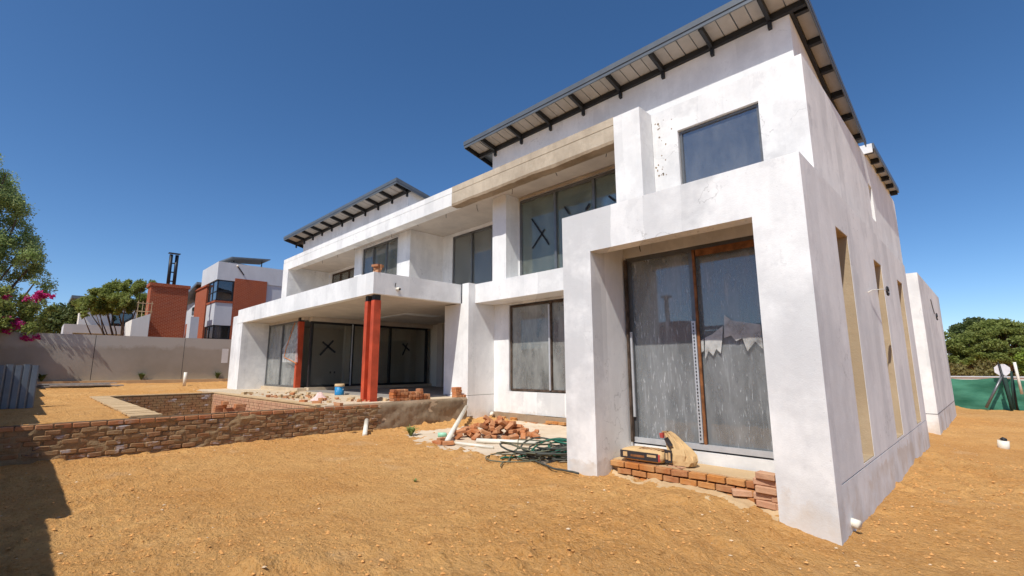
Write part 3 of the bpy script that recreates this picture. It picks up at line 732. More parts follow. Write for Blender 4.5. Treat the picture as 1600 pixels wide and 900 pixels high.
# ------------------------------------------------------------------ TERRACE, POOL, RETAINING WALL
def terrace():
    V = boxv(-24.9, -11.52, 5.10, 9.60, .30, .765)
    o = from_world('terrace_floor', V, BF, M_CONC); tag(o, 'pale dusty concrete terrace slab under the balcony', None, None, 'structure')
terrace()
W = thing('retaining_wall', (-11.55, 3, .1), 'long weathered brick retaining wall holding up the terrace', 'wall')
box('wall_core', -11.735, -11.56, -1.15, 6.55, -.45, .735, M_DMORTAR, W)
V = []; F = []; ny_, nz_ = 240, 32
for i in range(ny_):
    y = -1.15+7.7*i/(ny_-1)
    for j in range(nz_):
        z = -.35+(.70+.35)*j/(nz_-1)
        d_ = .050*float(vnoise(y, z*2.0, 3.2))+.030*float(vnoise(y, z*1.8, 9))+.012*float(vnoise(y, z, 21))
        V.append((-11.515+d_+.03*(j < 9)*(9-j)/9, y, z))
F = [(i*nz_+j, i*nz_+nz_+j, i*nz_+nz_+1+j, i*nz_+1+j) for i in range(ny_-1) for j in range(nz_-1)]
from_world('smeared_mortar', V, F, M_WMORTAR, W)
for c_ in range(8):
    zc = .075+.0865*c_
    top = c_ == 7
    y = -1.15+(.118 if c_ % 2 else 0)
    while y < 6.5:
        if top: put(B_TOP, (-11.555+random.uniform(-.006, .006), y+.11, zc+.006), random.uniform(-.02, .02), random.uniform(-.01, .01), 0, W)
        else: put(B_WALL, (-11.555+random.uniform(-.018, .014), y+.11, zc+random.uniform(-.006, .006)), random.uniform(-.05, .05), random.uniform(-.04, .04), random.uniform(-.06, .06), W, sc=(1, random.uniform(.88, 1.02), random.uniform(.9, 1.05)))
        y += .236
# coarse rendered stretch towards the house
V = []; F = []; ny_, nz_ = 70, 18
for i in range(ny_):
    y = 6.52+(9.54-6.52)*i/(ny_-1)
    for j in range(nz_):
        z = -.3+(.755+.3)*j/(nz_-1)
        d_ = .05*float(vnoise(y, z*1.6, 2.1))+.035*float(vnoise(y, z*1.5, 6))+.02*float(vnoise(y, z, 15))
        V.append((-11.50+d_-(.03 if j == nz_-1 else 0)+.05*(j < 5)*(5-j)/5, y, z))
n0 = len(V)
for i in range(ny_): V.append((-11.75, V[i*nz_][1], .752))
F = [(i*nz_+j, i*nz_+nz_+j, i*nz_+nz_+1+j, i*nz_+1+j) for i in range(ny_-1) for j in range(nz_-1)]
F += [(i*nz_+nz_-1, (i+1)*nz_+nz_-1, n0+i+1, n0+i) for i in range(ny_-1)]
o = from_world('rough_render', V, F, M_ROUGH, W, True); tag(o, 'rough brown cement-rendered stretch of the retaining wall')
# pool
PL = thing('swimming_pool', (-16, 3.4, .0), 'unfinished brick-walled swimming pool shell sunk into the terrace', 'pool')
x0, x1, y0, y1 = POOL
def lined(name, axis, u0, u1, d, z0, z1, sgn, mat, bw=.236):
    V = []; F = []
    c_ = 0; z = z0
    while z < z1-.05:
        u = u0-(.118 if c_ % 2 else 0)
        while u < u1:
            ua, ub = max(u0, u)+.006, min(u1, u+bw)-.006
            if ub-ua > .03:
                e = random.uniform(.0, .014)
                bx = (ua, ub, min(d, d+sgn*(.03+e)), max(d, d+sgn*(.03+e)), z+.006, min(z1, z+.083))
                if axis == 'Y': bx = (bx[2], bx[3], bx[0], bx[1], bx[4], bx[5])
                n = len(V); V += boxv(*bx); F += [tuple(i+n for i in f) for f in BF]
            u += bw
        z += .0865; c_ += 1
    return from_world(name, V, F, mat, PL, kind='stuff')
box('pool_wall', x0-.24, x0-.03, y0, y1, -.6, .745, M_DMORTAR, PL)
lined('brick_lining', 'Y', y0, y1, x0-.03, -.5, .745, 1, M_WBRICK)
box('pool_wall', x0-.24, x1, y1+.03, y1+.24, -.6, .752, M_MORTAR, PL)
lined('brick_lining', 'X', x0+.03, x1, y1+.03, -.5, .748, -1, M_PBRICK, .118)
box('pool_wall', x0-.24, x1, y0-.42, y0-.03, -.6, .742, M_MORTAR, PL)
cp = []
n_ = 40
for i in range(n_):
    xa = x0-.24+(x1-x0+.24)*i/n_; xb = xa+(x1-x0+.24)/n_-.004
    cp.append((xa, xb, y0-.50-.06*abs(float(vnoise(xa, 2, 2.5))), y0-.02+.02*float(vnoise(xa, 5, 3)), .743, .772+.015*float(vnoise(xa, 3, 4))))
boxes('mortar_coping', cp, M_MORTAR, PL)
boxes('mortar_coping', [(x0-.26, x0-.005, y0, y1+.03, .746, .775)], M_MORTAR, PL)
boxes('mortar_coping', [(x0-.26, x1, y1+.01, y1+.30, .753, .782)], M_MORTAR, PL)
box('pool_floor', x0, x1, y0, y1, -.66, -.6, M_CONC, PL)

# ------------------------------------------------------------------ BOUNDARY WALLS
BWX = -32.0
FW = thing('boundary_wall', (BWX-.1, 8, .9), 'grey rendered boundary wall with vertical joints below the neighbouring house', 'wall')
ed = [YW-2.0, 2.12, 5.92, 9.8, 13.6, 18, 24]
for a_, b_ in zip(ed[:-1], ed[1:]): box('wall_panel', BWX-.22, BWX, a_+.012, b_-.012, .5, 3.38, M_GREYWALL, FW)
box('joint_backing', BWX-.2, BWX-.02, ed[0]+.02, ed[-1]-.02, .5, 3.36, M_CHAR, FW)
box('footing', BWX+.001, BWX+.30, ed[0]+.02, ed[-1]-.02, .5, 1.10, M_MORTAR, FW)
box('paint_patch', BWX+.001, BWX+.004, *sorted((onX(347, 550, BWX).y, onX(357, 550, BWX).y)), onX(350, 567, BWX).z, onX(350, 545, BWX).z, M_WHITE2, FW)
SW = thing('boundary_wall', (-12, YW-.15, .1), 'stepped rendered boundary wall along the near side of the yard', 'wall')
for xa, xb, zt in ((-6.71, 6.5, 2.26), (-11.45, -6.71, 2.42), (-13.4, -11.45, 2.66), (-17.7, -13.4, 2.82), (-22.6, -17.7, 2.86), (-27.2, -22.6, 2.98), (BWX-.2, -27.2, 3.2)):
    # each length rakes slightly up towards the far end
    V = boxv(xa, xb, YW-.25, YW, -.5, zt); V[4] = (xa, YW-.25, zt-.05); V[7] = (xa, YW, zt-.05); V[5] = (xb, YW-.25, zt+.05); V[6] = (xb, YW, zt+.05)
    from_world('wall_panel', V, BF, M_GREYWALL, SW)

# ------------------------------------------------------------------ NEIGHBOURING HOUSES
def facebrick():
    t = NT('red_facebrick')
    sp = t.n.new('ShaderNodeSeparateXYZ'); t.l.new(t.pos, sp.inputs[0])
    cb = t.n.new('ShaderNodeCombineXYZ'); t.l.new(t.math('ADD', sp.outputs[0], sp.outputs[1]), cb.inputs[0]); t.l.new(sp.outputs[2], cb.inputs[1])
    b = t.n.new('ShaderNodeTexBrick'); t.l.new(cb.outputs[0], b.inputs['Vector'])
    b.inputs['Color1'].default_value = (.33, .065, .026, 1); b.inputs['Color2'].default_value = (.26, .05, .022, 1); b.inputs['Mortar'].default_value = (.40, .19, .12, 1)
    b.inputs['Scale'].default_value = 1; b.inputs['Brick Width'].default_value = .23; b.inputs['Row Height'].default_value = .085; b.inputs['Mortar Size'].default_value = .011
    c = t.mix(t.math('MULTIPLY', t.ramp(t.noise(1.6, 5, .6), [(.4, 0), (.65, 1)]), .3), b.outputs['Color'], (.38, .10, .04))
    return t.done(t.bsdf(c, .85, t.bump(b.outputs['Fac'], -.3, .01), 0, .15))
M_FACE = facebrick()
M_NGREY = plaster('neighbour_plaster', (.56, .58, .62), (.48, .50, .54), dirt=False, bumpy=.1)
M_NWHITE = plaster('neighbour_white', (.74, .72, .68), (.66, .64, .60), dirt=False, bumpy=.1)
M_BLACK = simple('black_steel', (.02, .021, .026), .45)
G_DARK = glass_mat('neighbour_glass', (.25, .28, .30), .06)
N = thing('neighbour_house', (-39, 9, .8), 'modern red-brick and grey plaster house behind the boundary wall', 'house')
box('brick_chimney', -38.2, -37, 4.74, 6.74, .3, 6.86, M_FACE, N)
ch = boxes('chimney_cap', [(-38.28, -36.92, 4.66, 6.82, 6.862, 7.06)], M_FACE, N)
fl = tubes('flue_pipe', [([(-37.5, 5.66, 7.0), (-37.5, 5.66, 9.1)], .10), ([(-37.5, 5.98, 7.0), (-37.5, 5.98, 9.1)], .10)], M_BLACK, ch, 12)
boxes('flue_bracket', [(-37.53, -37.47, 5.76, 5.88, z_, z_+.07) for z_ in (7.3, 7.9, 8.5)], M_BLACK, ch)
boxes('flue_cowl', [(-37.68, -37.32, 5.50, 6.14, 9.17, 9.21)], M_BLACK, ch)
box('parapet_box', -41.4, -37, 8.3, 13.6, 7.72, 8.98, M_NGREY, N)
box('parapet_box', -44, -37.1, 13.6, 17, 3, 8.9, M_NGREY, N)
box('wall', -41.3, -37.9, 8.9, 13.5, .5, 7.72, M_NGREY, N)
box('brick_panel', -37.9, -36.95, 9.40, 11.5, .5, 7.93, M_FACE, N)
box('wall', -37.9, -37.05, 11.5, 13.59, .5, 7.71, M_NGREY, N)
box('brick_column', -42.6, -39.3, 8.25, 9.2, .5, 7.50, M_FACE, N)
boxes('column_cap', [(-42.68, -39.22, 8.17, 9.24, 7.501, 7.62)], M_FACE, N)
def bay(z0, z1):
    L = []
    for xa, xb in ((-39.2, -39.12), (-38.2, -38.12), (-37.1, -37.0)): L.append((xa, xb, 8.35, 8.43, z0, z1))
    L += [(-37.08, -37.0, 9.28, 9.37, z0, z1), (-39.2, -37.0, 8.35, 8.43, z1-.07, z1-.002), (-39.2, -37, 8.35, 8.43, z0, z0+.07), (-37.08, -37, 8.43, 9.28, z1-.07, z1-.002), (-37.08, -37, 8.43, 9.28, z0, z0+.07), (-37.08, -37.0, 8.43, 9.28, z0+.42*(z1-z0), z0+.42*(z1-z0)+.06), (-39.2, -37.0, 8.35, 8.43, z0+.42*(z1-z0), z0+.42*(z1-z0)+.06)]
    w = boxes('corner_window', L, M_BLACK, N)
    box('pane', -39.15, -37.05, 8.385, 8.395, z0+.02, z1-.02, G_DARK, w); box('pane', -37.045, -37.035, 8.42, 9.3, z0+.02, z1-.02, G_DARK, w)
    box('blind', -39.1, -37.2, 8.75, 8.78, z0, z1, M_NWHITE, N)
bay(6.28, 7.72); bay(3.0, 4.58)
boxes('brick_sill', [(-39.25, -36.94, 8.28, 9.39, 6.14, 6.275)], M_FACE, N)
box('bay_spandrel', -39.2, -36.98, 8.32, 9.38, 4.59, 6.135, M_NGREY, N)
boxes('metal_roof', [[(-41.5, 9.2, 9.32), (-38.6, 9.4, 9.30), (-38.6, 12.6, 9.02), (-41.5, 12.6, 9.05), (-41.5, 9.2, 9.40), (-38.6, 9.4, 9.40), (-38.6, 12.6, 9.10), (-41.5, 12.6, 9.12)], [(-40, 9.0, 9.50), (-37.6, 9.2, 9.48), (-37.6, 11.8, 9.72), (-40, 11.8, 9.74), (-40, 9.0, 9.60), (-37.6, 9.2, 9.56), (-37.6, 11.8, 9.78), (-40, 11.8, 9.80)]], M_SHEET, N)
boxes('roof_prop', [(-38.7, -38.64, 9.6, 9.66, 8.98, 9.5), (-38.7, -38.64, 11.5, 11.56, 8.98, 9.7)], M_BLACK, N)
tube('drain_spout', [(-36.98, 9.5, 8.80), (-36.85, 9.9, 8.2)], .035, M_BLACK, N)
tube('roof_light', [(-36.98, 9.45, 8.83), (-36.9, 9.5, 8.80)], .06, M_PVC, N)
# left wing with the raking eave, low annex and trellis
box('wing_wall', -47, -42.7, 8.6, 12, .5, 6.7, M_FACE, N)
box('wing_wall', -46.9, -42.72, 8.58, 8.599, 5.3, 6.9, M_NGREY, N)
box('wing_window', -44.9, -43.2, 8.54, 8.575, 5.9, 6.5, G_DARK, N)
boxes('raking_eave', [[(-48, 8.0, 7.0), (-41.42, 8.0, 7.9), (-41.42, 12, 7.9), (-48, 12, 7.0), (-48, 8.0, 7.16), (-41.42, 8.0, 8.08), (-41.42, 12, 8.08), (-48, 12, 7.16)]], M_SHEET, N)
box('annex', -36.7, -35.8, 6.80, 7.25, .4, 4.95, M_NGREY, N)
boxes('annex_roof', [[(-38.5, 3.85, 3.0), (-35.6, 3.85, 3.0), (-35.6, 4.68, 3.0), (-38.5, 4.68, 3.0), (-38.5, 3.85, 4.55), (-35.6, 3.85, 4.55), (-35.6, 4.68, 4.95), (-38.5, 4.68, 4.95)]], M_NWHITE, N)
boxes('trellis', [(-36.2, -36.16, 4.1+k*.22, 4.13+k*.22, 4.6, 5.75) for k in range(4)]+[(-36.21, -36.15, 4.05, 4.85, z_, z_+.04) for z_ in (5.1, 5.6)], M_MORTAR, N)

WH = thing('white_house', (-58, 6, .8), 'plain white house with grey carport partly hidden by a spreading tree', 'house')
box('wall', -62, -56, 2.4, 12, .3, 7.4, M_NWHITE, WH)
wwin = boxes('window', [(-56.0, -55.94, 4.6, 4.68, 5.0, 6.7), (-56.0, -55.94, 6.0, 6.08, 5.0, 6.7), (-56, -55.94, 4.6, 6.08, 6.7, 6.78)], M_BLACK, WH)
box('pane', -55.99, -55.97, 4.68, 6.0, 5.0, 6.7, G_DARK, wwin)
boxes('roof', [(-63, -55.2, 1.7, 12.5, 7.7, 7.95)], M_SHEET, WH)
boxes('carport', [(-54, -50, 1.35, 8.5, 4.46, 5.12), (-54, -50, 1.35, 1.9, .3, 4.455), (-54, -50.5, 8.0, 8.5, .3, 4.455), (-54, -53.8, 1.9, 8.0, .3, 4.455)], M_NGREY, WH)

# house on the near side of the yard, seen only mirrored in the big door
NS = thing('rear_neighbour_house', (-14, -18, 0), 'low dark-walled house with a flue beyond the stepped boundary wall', 'house')
box('wall', -30, -6, -24, -14, -.3, 3.7, M_NGREY, NS)
box('brick_chimney', -14.6, -12.3, -14.2, -13.2, -.3, 4.3, M_FACE, NS)
tube('flue_pipe', [(-13.8, -13.7, 4.2), (-13.8, -13.7, 5.85)], .13, M_BLACK, NS, 12)
boxes('flue_cowl', [(-14.05, -13.55, -13.95, -13.45, 5.86, 6.0)], M_BLACK, NS)
boxes('roof', [[(-31, -13.6, 3.75), (-5, -13.6, 3.75), (-5, -25, 4.6), (-31, -25, 4.6), (-31, -13.6, 3.95), (-5, -13.6, 3.95), (-5, -25, 4.8), (-31, -25, 4.8)]], M_SHEET, NS)
# ------------------------------------------------------------------ VEGETATION
def leaves(name, clumps, n, size, mat, parent, seed, asp=.5, shell=.45):
    r = np.random.default_rng(seed); C = np.array([c[:3] for c in clumps], float)
    R = np.array([c[3:6] if len(c) >= 6 else (c[3],)*3 for c in clumps], float)
    w = (R.prod(1))**(2/3); k = r.choice(len(C), n, p=w/w.sum())
    d = r.normal(size=(n, 3)); d /= np.linalg.norm(d, axis=1, keepdims=True)
    rad = (shell+(1-shell)*r.random(n))**.8*(1+.14*r.normal(size=n))
    P = C[k]+d*R[k]*rad[:, None]
    a = r.normal(size=(n, 3)); a /= np.linalg.norm(a, axis=1, keepdims=True)
    b = np.cross(a, r.normal(size=(n, 3))); b /= np.linalg.norm(b, axis=1, keepdims=True)
    s = size*r.uniform(.6, 1.4, (n, 1))
    A = a*s; B = b*s*asp
    V = np.stack([P-A, P+B, P+A, P-B], 1).reshape(-1, 3)
    o_ = V.mean(0); o_[2] = V[:, 2].min()
    me = bpy.data.meshes.new(name); me.vertices.add(4*n); me.vertices.foreach_set('co', (V-o_).ravel())
    me.loops.add(4*n); me.loops.foreach_set('vertex_index', np.arange(4*n)); me.polygons.add(n)
    me.polygons.foreach_set('loop_start', np.arange(0, 4*n, 4)); me.polygons.foreach_set('loop_total', np.full(n, 4)); me.update(calc_edges=True)
    return link(name, me, mat, parent, o_)
def limb(p, q, bend, n=6, r0=.1, r1=.03, rr=random):
    p = Vector(p); q = Vector(q); pts = []
    off = Vector((rr.uniform(-1, 1), rr.uniform(-1, 1), rr.uniform(-.3, .3)))*bend
    for i in range(n):
        t = i/(n-1); pts.append(p.lerp(q, t)+off*math.sin(math.pi*t)+Vector((rr.uniform(-1, 1), rr.uniform(-1, 1), 0))*bend*.15)
    return pts, [r0+(r1-r0)*i/(n-1) for i in range(n)]
def tree(name, label, base, clumps, n, size, mat, seed, trunks, r0=.2, asp=.5, group=None, cat='tree', shell=.45):
    T = thing(name, base, label, cat, group); rr = random.Random(seed)
    L = []
    for c in trunks: L.append(limb(base, c, .35, 7, r0, r0*.18, rr))
    tubes('trunk', L, M_BARK, T, 7)
    leaves('crown', clumps, n, size, mat, T, seed, asp, shell); return T
rr = random.Random(5)
# tall tree in the corner: silhouette narrows upwards
cl = []
def half(z): return np.interp(z, [4.2, 5.5, 6.6, 8.1, 11.2, 13.2, 14.0], [.2, .5, .65, -.1, -1.2, -2.6, -3.6])
for k in range(480):
    z = rr.uniform(4.4, 13.7); ym = float(half(z)); r_ = rr.uniform(.25, .62)*(1 if z > 7.5 else .8)
    cl.append((rr.uniform(-39.5, -36.2), rr.uniform(min(-6.5, ym-2), ym-r_*.6), z, r_, r_, r_*1.2))
tb = (-38, -3.6, .7)
tree('tall_tree', 'tall airy light-green tree rising beyond the corner of the boundary wall', tb, cl, 120000, .062, L_GREEN, 21, [(c[0], c[1], c[2]) for c in cl[:44]], .16, .45, shell=.1)
# bougainvillea over the wall
cl = [(rr.uniform(-33.2, -31.4), rr.uniform(-3.2, -.25), rr.uniform(3.2, 5.2), rr.uniform(.25, .5)) for k in range(34)]
cl += [(-32.1, rr.uniform(-.6, .5), rr.uniform(3.5, 4.6), rr.uniform(.15, .3)) for k in range(8)]
bt = tree('bougainvillea', 'bougainvillea with magenta flowers spilling over the grey boundary wall', (-32.9, -1.8, .8), cl, 9000, .075, L_OLIVE, 22, [(c[0], c[1], c[2]) for c in cl[:22]], .06, .55, cat='shrub', shell=.1)
fp = [onX(px, py, -31.7) for px, py in ((5, 500), (14, 505), (24, 503), (30, 508), (8, 515), (16, 513), (45, 524), (53, 530), (50, 465), (60, 462), (72, 464), (80, 462), (12, 465), (64, 458), (3, 508))]
leaves('flowers', [(p.x+rr.uniform(-.3, .2), p.y+rr.uniform(-.2, .2), p.z+rr.uniform(-.15, .15), rr.uniform(.07, .2)) for p in fp for _ in range(2)], 1300, .05, L_PINK, bt, 23, .8, .0)
tubes('arching_stem', [limb((-32.6, -.9, 3.5), (p.x, p.y, p.z), .12, 5, .012, .006, rr) for p in fp], M_BARK, bt, 4)
# spreading tree in front of the white house
cl = []
for px, py, r_ in ((128, 478, .55), (140, 468, .6), (150, 458, .6), (163, 452, .6), (178, 449, .7), (192, 446, .6), (205, 449, .6), (220, 446, .6), (232, 447, .5), (150, 472, .7), (168, 466, .7), (185, 465, .7), (203, 466, .7), (222, 464, .7), (212, 482, .6), (226, 485, .6), (232, 500, .6), (195, 480, .6), (160, 480, .5), (142, 484, .5), (215, 500, .5), (222, 515, .6), (175, 478, .5), (128, 490, .3)):
    p = onX(px, py, -45+rr.uniform(-1.6, 1.6)); cl += [(p.x+rr.uniform(-1, 1), p.y+rr.uniform(-.4, .4), p.z+rr.uniform(-.35, .22), r_*rr.uniform(.4, .7), r_*rr.uniform(.4, .7), r_*rr.uniform(.35, .6)) for _ in range(4)]
tree('umbrella_tree', 'spreading olive-green tree with many bare stems before the white house', (-45, 4.75, .8), cl, 36000, .075, L_OLIVE, 31, [(c[0], c[1], c[2]-.1) for c in cl[::6]], .09, .5, shell=.2)
cl = [(onX(px, py, -60).x+rr.uniform(-1, 1), onX(px, py, -60).y, onX(px, py, -60).z, 1.0) for px, py in ((75, 500), (85, 494), (95, 492), (105, 490), (115, 492), (122, 500), (100, 502), (80, 508), (65, 512), (110, 505))]
tree('hedge_tree', 'dark green bushy tree beside the white house', (-60, 1.2, .5), cl, 7000, .13, L_DARK, 32, [(c[0], c[1], c[2]) for c in cl], .12)
# rounded trees beyond the green net
def crown(cx, cy, z0, z1, rx, ry, n, r_, rnd):
    out = []
    for k in range(n):
        th = rnd.uniform(0, 6.28); ph = math.acos(rnd.uniform(-.35, 1)); q = rnd.uniform(.55, 1)**.5
        out.append((cx+rx*q*math.sin(ph)*math.cos(th), cy+ry*q*math.sin(ph)*math.sin(th), z0+(z1-z0)*(.32+.68*q*math.cos(ph)), r_*rnd.uniform(.7, 1.2)*1.25, r_*rnd.uniform(.7, 1.2), r_*.55))
    return out
cl = crown(.35, 70, 1.5, 6.2, 3.3, 4, 150, .62, rr)
tree('round_tree', 'broad round olive-green tree behind the green net fence', (.2, 70, -.6), cl, 40000, .13, L_OLIVE, 41, [c[:3] for c in cl[::4]], .22, .5)
cl = crown(-1.6, 78, 2.0, 7.15, 2.0, 3, 70, .62, rr)
tree('round_tree', 'darker green domed tree rising behind the broad olive one', (-3.2, 78, -.6), cl, 22000, .16, L_DARK, 42, [c[:3] for c in cl[::4]], .22, .5)
cl = crown(-4.6, 68, .8, 5.4, 2.4, 3, 70, .6, rr)
tree('round_tree', 'small leaning multi-stemmed tree beside the rear white block', (-4.4, 66, -.6), cl, 12000, .13, L_OLIVE, 43, [c[:3] for c in cl[::3]], .16, .5)
cl = [(rr.uniform(-3, 4), 60+rr.uniform(-2, 2), rr.uniform(.2, 1.6), rr.uniform(.5, .9)) for k in range(26)]
tree('dry_shrub', 'yellowing dry shrubs under the rounded trees', (0, 60, -.6), cl, 8000, .12, L_DRY, 44, [c[:3] for c in cl], .05, cat='shrub')
cl = [(onY(px, py, 40).x, 40+rr.uniform(-.4, .4), onY(px, py, 40).z, .33) for px, py in ((1596, 560), (1600, 568), (1605, 560), (1602, 578), (1612, 572), (1608, 552))]
tree('lime_shrub', 'bright lime-green shrub behind the net fence post', (1.9, 40, -.6), cl, 2600, .06, L_LIME, 45, [c[:3] for c in cl], .04, cat='shrub')
# distant houses and trees along the skyline so that the horizon is not bare
cl = [(rr.uniform(-90, -70), rr.uniform(-6, 45), rr.uniform(1.5, 5.5), rr.uniform(1.6, 2.6)) for k in range(90)]
tree('tree_belt', 'distant dark tree belt behind the neighbouring houses', (-80, 20, 0), cl, 20000, .3, L_DARK, 51, [c[:3] for c in cl[:30]], .2, cat='trees')
cl = [(rr.uniform(-40, 60), rr.uniform(100, 125), rr.uniform(-1.5, .6), rr.uniform(1.6, 2.4)) for k in range(80)]
tree('tree_belt', 'far tree belt beyond the rounded trees', (5, 110, -1), cl, 22000, .4, L_DARK, 52, [c[:3] for c in cl[:30]], .2, cat='trees')

def tuft(name, label, base, n, h, mat, seed, cat='plant', w=.02, spread=.6, grp=None):
    r = random.Random(seed); V = []; F = []
    for k in range(n):
        an = r.uniform(0, 6.28); hh = h*r.uniform(.55, 1.1); sp = spread*r.uniform(.2, 1)*hh
        d = Vector((math.cos(an), math.sin(an), 0)); s = Vector((-d.y, d.x, 0))*w*r.uniform(.6, 1.3)
        b = Vector(base)+d*h*.05
        m_ = b+d*sp*.5+Vector((0, 0, hh*.7)); e = b+d*sp*1.2+Vector((0, 0, hh*r.uniform(.6, 1)))
        i = len(V); V += [tuple(b-s*.4), tuple(b+s*.4), tuple(m_+s), tuple(m_-s), tuple(e)]
        F += [(i, i+1, i+2, i+3), (i+3, i+2, i+4)]
    return tag(from_world(name, V, F, mat), label, cat, grp)
def gnd(p, dz=0): return (p.x, p.y, gz(p.x, p.y)+dz)
p = onZ(642, 680, .08); tuft('weed', 'bright green weed growing at the foot of the retaining wall', gnd(p), 90, .26, L_GREEN, 61, w=.022, spread=.9)
p = onZ(648, 757, .11); tuft('weed', 'tiny green sprout alone on the open dirt', gnd(p), 14, .06, L_GREEN, 62, w=.012, spread=1.2)
for px, py, lb in ((222, 582, 'dark tuft growing on the boundary wall footing beside the joint'), (340, 584, 'dark tuft growing on the boundary wall footing beside the pale paint patch'), (66, 585, 'dry tuft at the boundary wall under the bougainvillea')):
    p = onX(px, py, BWX+.15); tuft('wall_tuft', lb, (p.x, p.y, 1.10), 60, .42, L_DARK, px, w=.03, spread=.7)

# ------------------------------------------------------------------ BUILDING-SITE THINGS
# pale cement apron under the brick heap
V = []; F = []; n1, n2 = 60, 44
for i in range(n1):
    for j in range(n2):
        u, v_ = i/(n1-1), j/(n2-1)
        x = -10.9+6.0*u; ylo = 5.95+.55*float(vnoise(x, 1.3, 1.1))+.25*float(vnoise(x, 7.3, 3.5))-.35*math.sin(u*3.1)+.9*max(0, .35-u)
        y = ylo+(10.5-ylo)*v_
        ed_ = min(v_*6, 1)*min(u*8, 1)*min((1-u)*8, 1)
        V.append((x, y, float(gbase(x, y))+float(ghi(x, y))*.5-.02+.05*ed_+.015*float(vnoise(x, y, 5))))
F = [(i*n2+j, i*n2+n2+j, i*n2+n2+1+j, i*n2+1+j) for i in range(n1-1) for j in range(n2-1)]
M_APRON = plaster('spilt_cement', (.66, .55, .42), (.55, .42, .29), dirt=False, bumpy=.8)
o = from_world('cement_apron', V, F, M_APRON, None, True); tag(o, 'pale spilt cement ground beside the house wall', None, None, 'structure')
def apz(x, y): return float(gbase(x, y))+float(ghi(x, y))*.5+.03

# heap of loose bricks
hc = Vector((-8.35, 7.75, 0)); dirx = Vector((.70, .71, 0)); diry = Vector((-.71, .70, 0))
rb = random.Random(77); lay = [(26, 1.10, .62, 0), (20, .86, .46, .085), (13, .62, .34, .17), (8, .40, .22, .25), (3, .2, .1, .32)]
for n_, ru, rv, dz in lay:
    for k in range(n_):
        a_ = 2*math.pi*(k+rb.random()*.8)/n_; q = math.sqrt(rb.uniform(.25, 1))
        p = hc+dirx*ru*q*math.cos(a_)+diry*rv*q*math.sin(a_)
        put(B_LOOSE, (p.x, p.y, apz(p.x, p.y)+.045+dz+rb.uniform(0, .03)), rb.uniform(0, 6.28), rb.uniform(-.5, .5), rb.uniform(-.6, .6), None, 'loose orange clay brick tumbled in the heap beside the house', 'brick', 'bricks in the tumbled heap')
for k, (px, py) in enumerate(((684, 697), (700, 699), (690, 690))):
    p = onZ(px, py, .08); put(B_LOOSE, (p.x, p.y, apz(p.x, p.y)+.04), .4+k*.7, 0, 0, None, 'loose clay brick lying flat at the near end of the heap', 'brick', 'bricks beside the heap')
# stacks on the terrace edge
def stack(y0, cols, x, z, label, group, z0=0):
    y = y0
    for nb, hgt in cols:
        for c_ in range(hgt):
            for k in range(nb):
                put(B_LOOSE, (x+rb.uniform(-.02, .02), y+.056+k*.118, z+.038+c_*.077), math.pi/2*0+rb.uniform(-.06, .06), 0, 0, None, label, 'brick', group)
        y += nb*.118+.012
stack(6.99, [(4, 4), (3, 3), (1, 4), (2, 2)], -11.68, .768, 'orange clay brick in the stack on the terrace by the twin red column', 'bricks stacked by the red column')
stack(9.16, [(2, 4)], -11.72, .768, 'orange clay brick in the small stack against the patio end wall', 'bricks stacked by the end wall')
stack(9.41, [(1, 1)], -11.66, .768, 'single dark brick beside the small stack on the terrace edge', None)
for px, py, rz_, dz in ((343, 641, .2, 0), (357, 641, .1, 0), (374, 638, .05, 0), (345, 633, .1, .075), (352, 628, 1.5, .15), (376, 631, .1, .075)):
    v = onX(px, py, -11.62); put(B_LOOSE, (-11.64, v.y, .75+.04+dz), rz_+math.pi/2, 0, 0, None, 'clay brick left lying on the pool edge of the retaining wall', 'brick', 'bricks on the pool edge')
for px, py, rz_, lb in ((474, 627, .3, 'brown brick lying on the terrace near the pool'), (495, 629, 1.0, 'dark broken brick lying beside the pale rag'), (504, 624, .5, 'red brick lying behind the pale rag'), (529, 632, .2, 'pinkish brick standing on the wall between pool and red column')):
    v = onZ(px, py, .80); put(B_LOOSE, (v.x, v.y, .765+.038), rz_, 0, 0, None, lb, 'brick')
# rag
V, F = lathe_vf((0, 0, 0), [(.001, .20), (.06, .19), (.10, .12), (.17, .06), (.24, .012), (.25, 0)], 14)
p = onZ(499, 625, .77); V = [(x*(1+.5*float(vnoise(x*3, y*3, 3)))+p.x, y*(1+.5*float(vnoise(y*5, x*3, 2)))+p.y, z*(1+.6*float(vnoise(x*9, y*9, 1)))+.768) for x, y, z in V]
tag(from_world('rag', V, F, simple('pink_cloth', (.70, .50, .45), .9, 0, .2, 20), None, True), 'crumpled pale pink rag on the terrace floor', 'rag')
# bricks and paper on the balcony corner
for k, (dy, dz, rz_) in enumerate(((.03, .04, .2), (.05, .118, .9), (-.02, .195, .4), (.10, .195, .3))):
    put(B_LOOSE, (-11.97, 6.54+dy, 4.30+dz), rz_, 0, 0, None, 'clay brick piled on the corner of the balcony upstand', 'brick', 'bricks on the balcony corner')
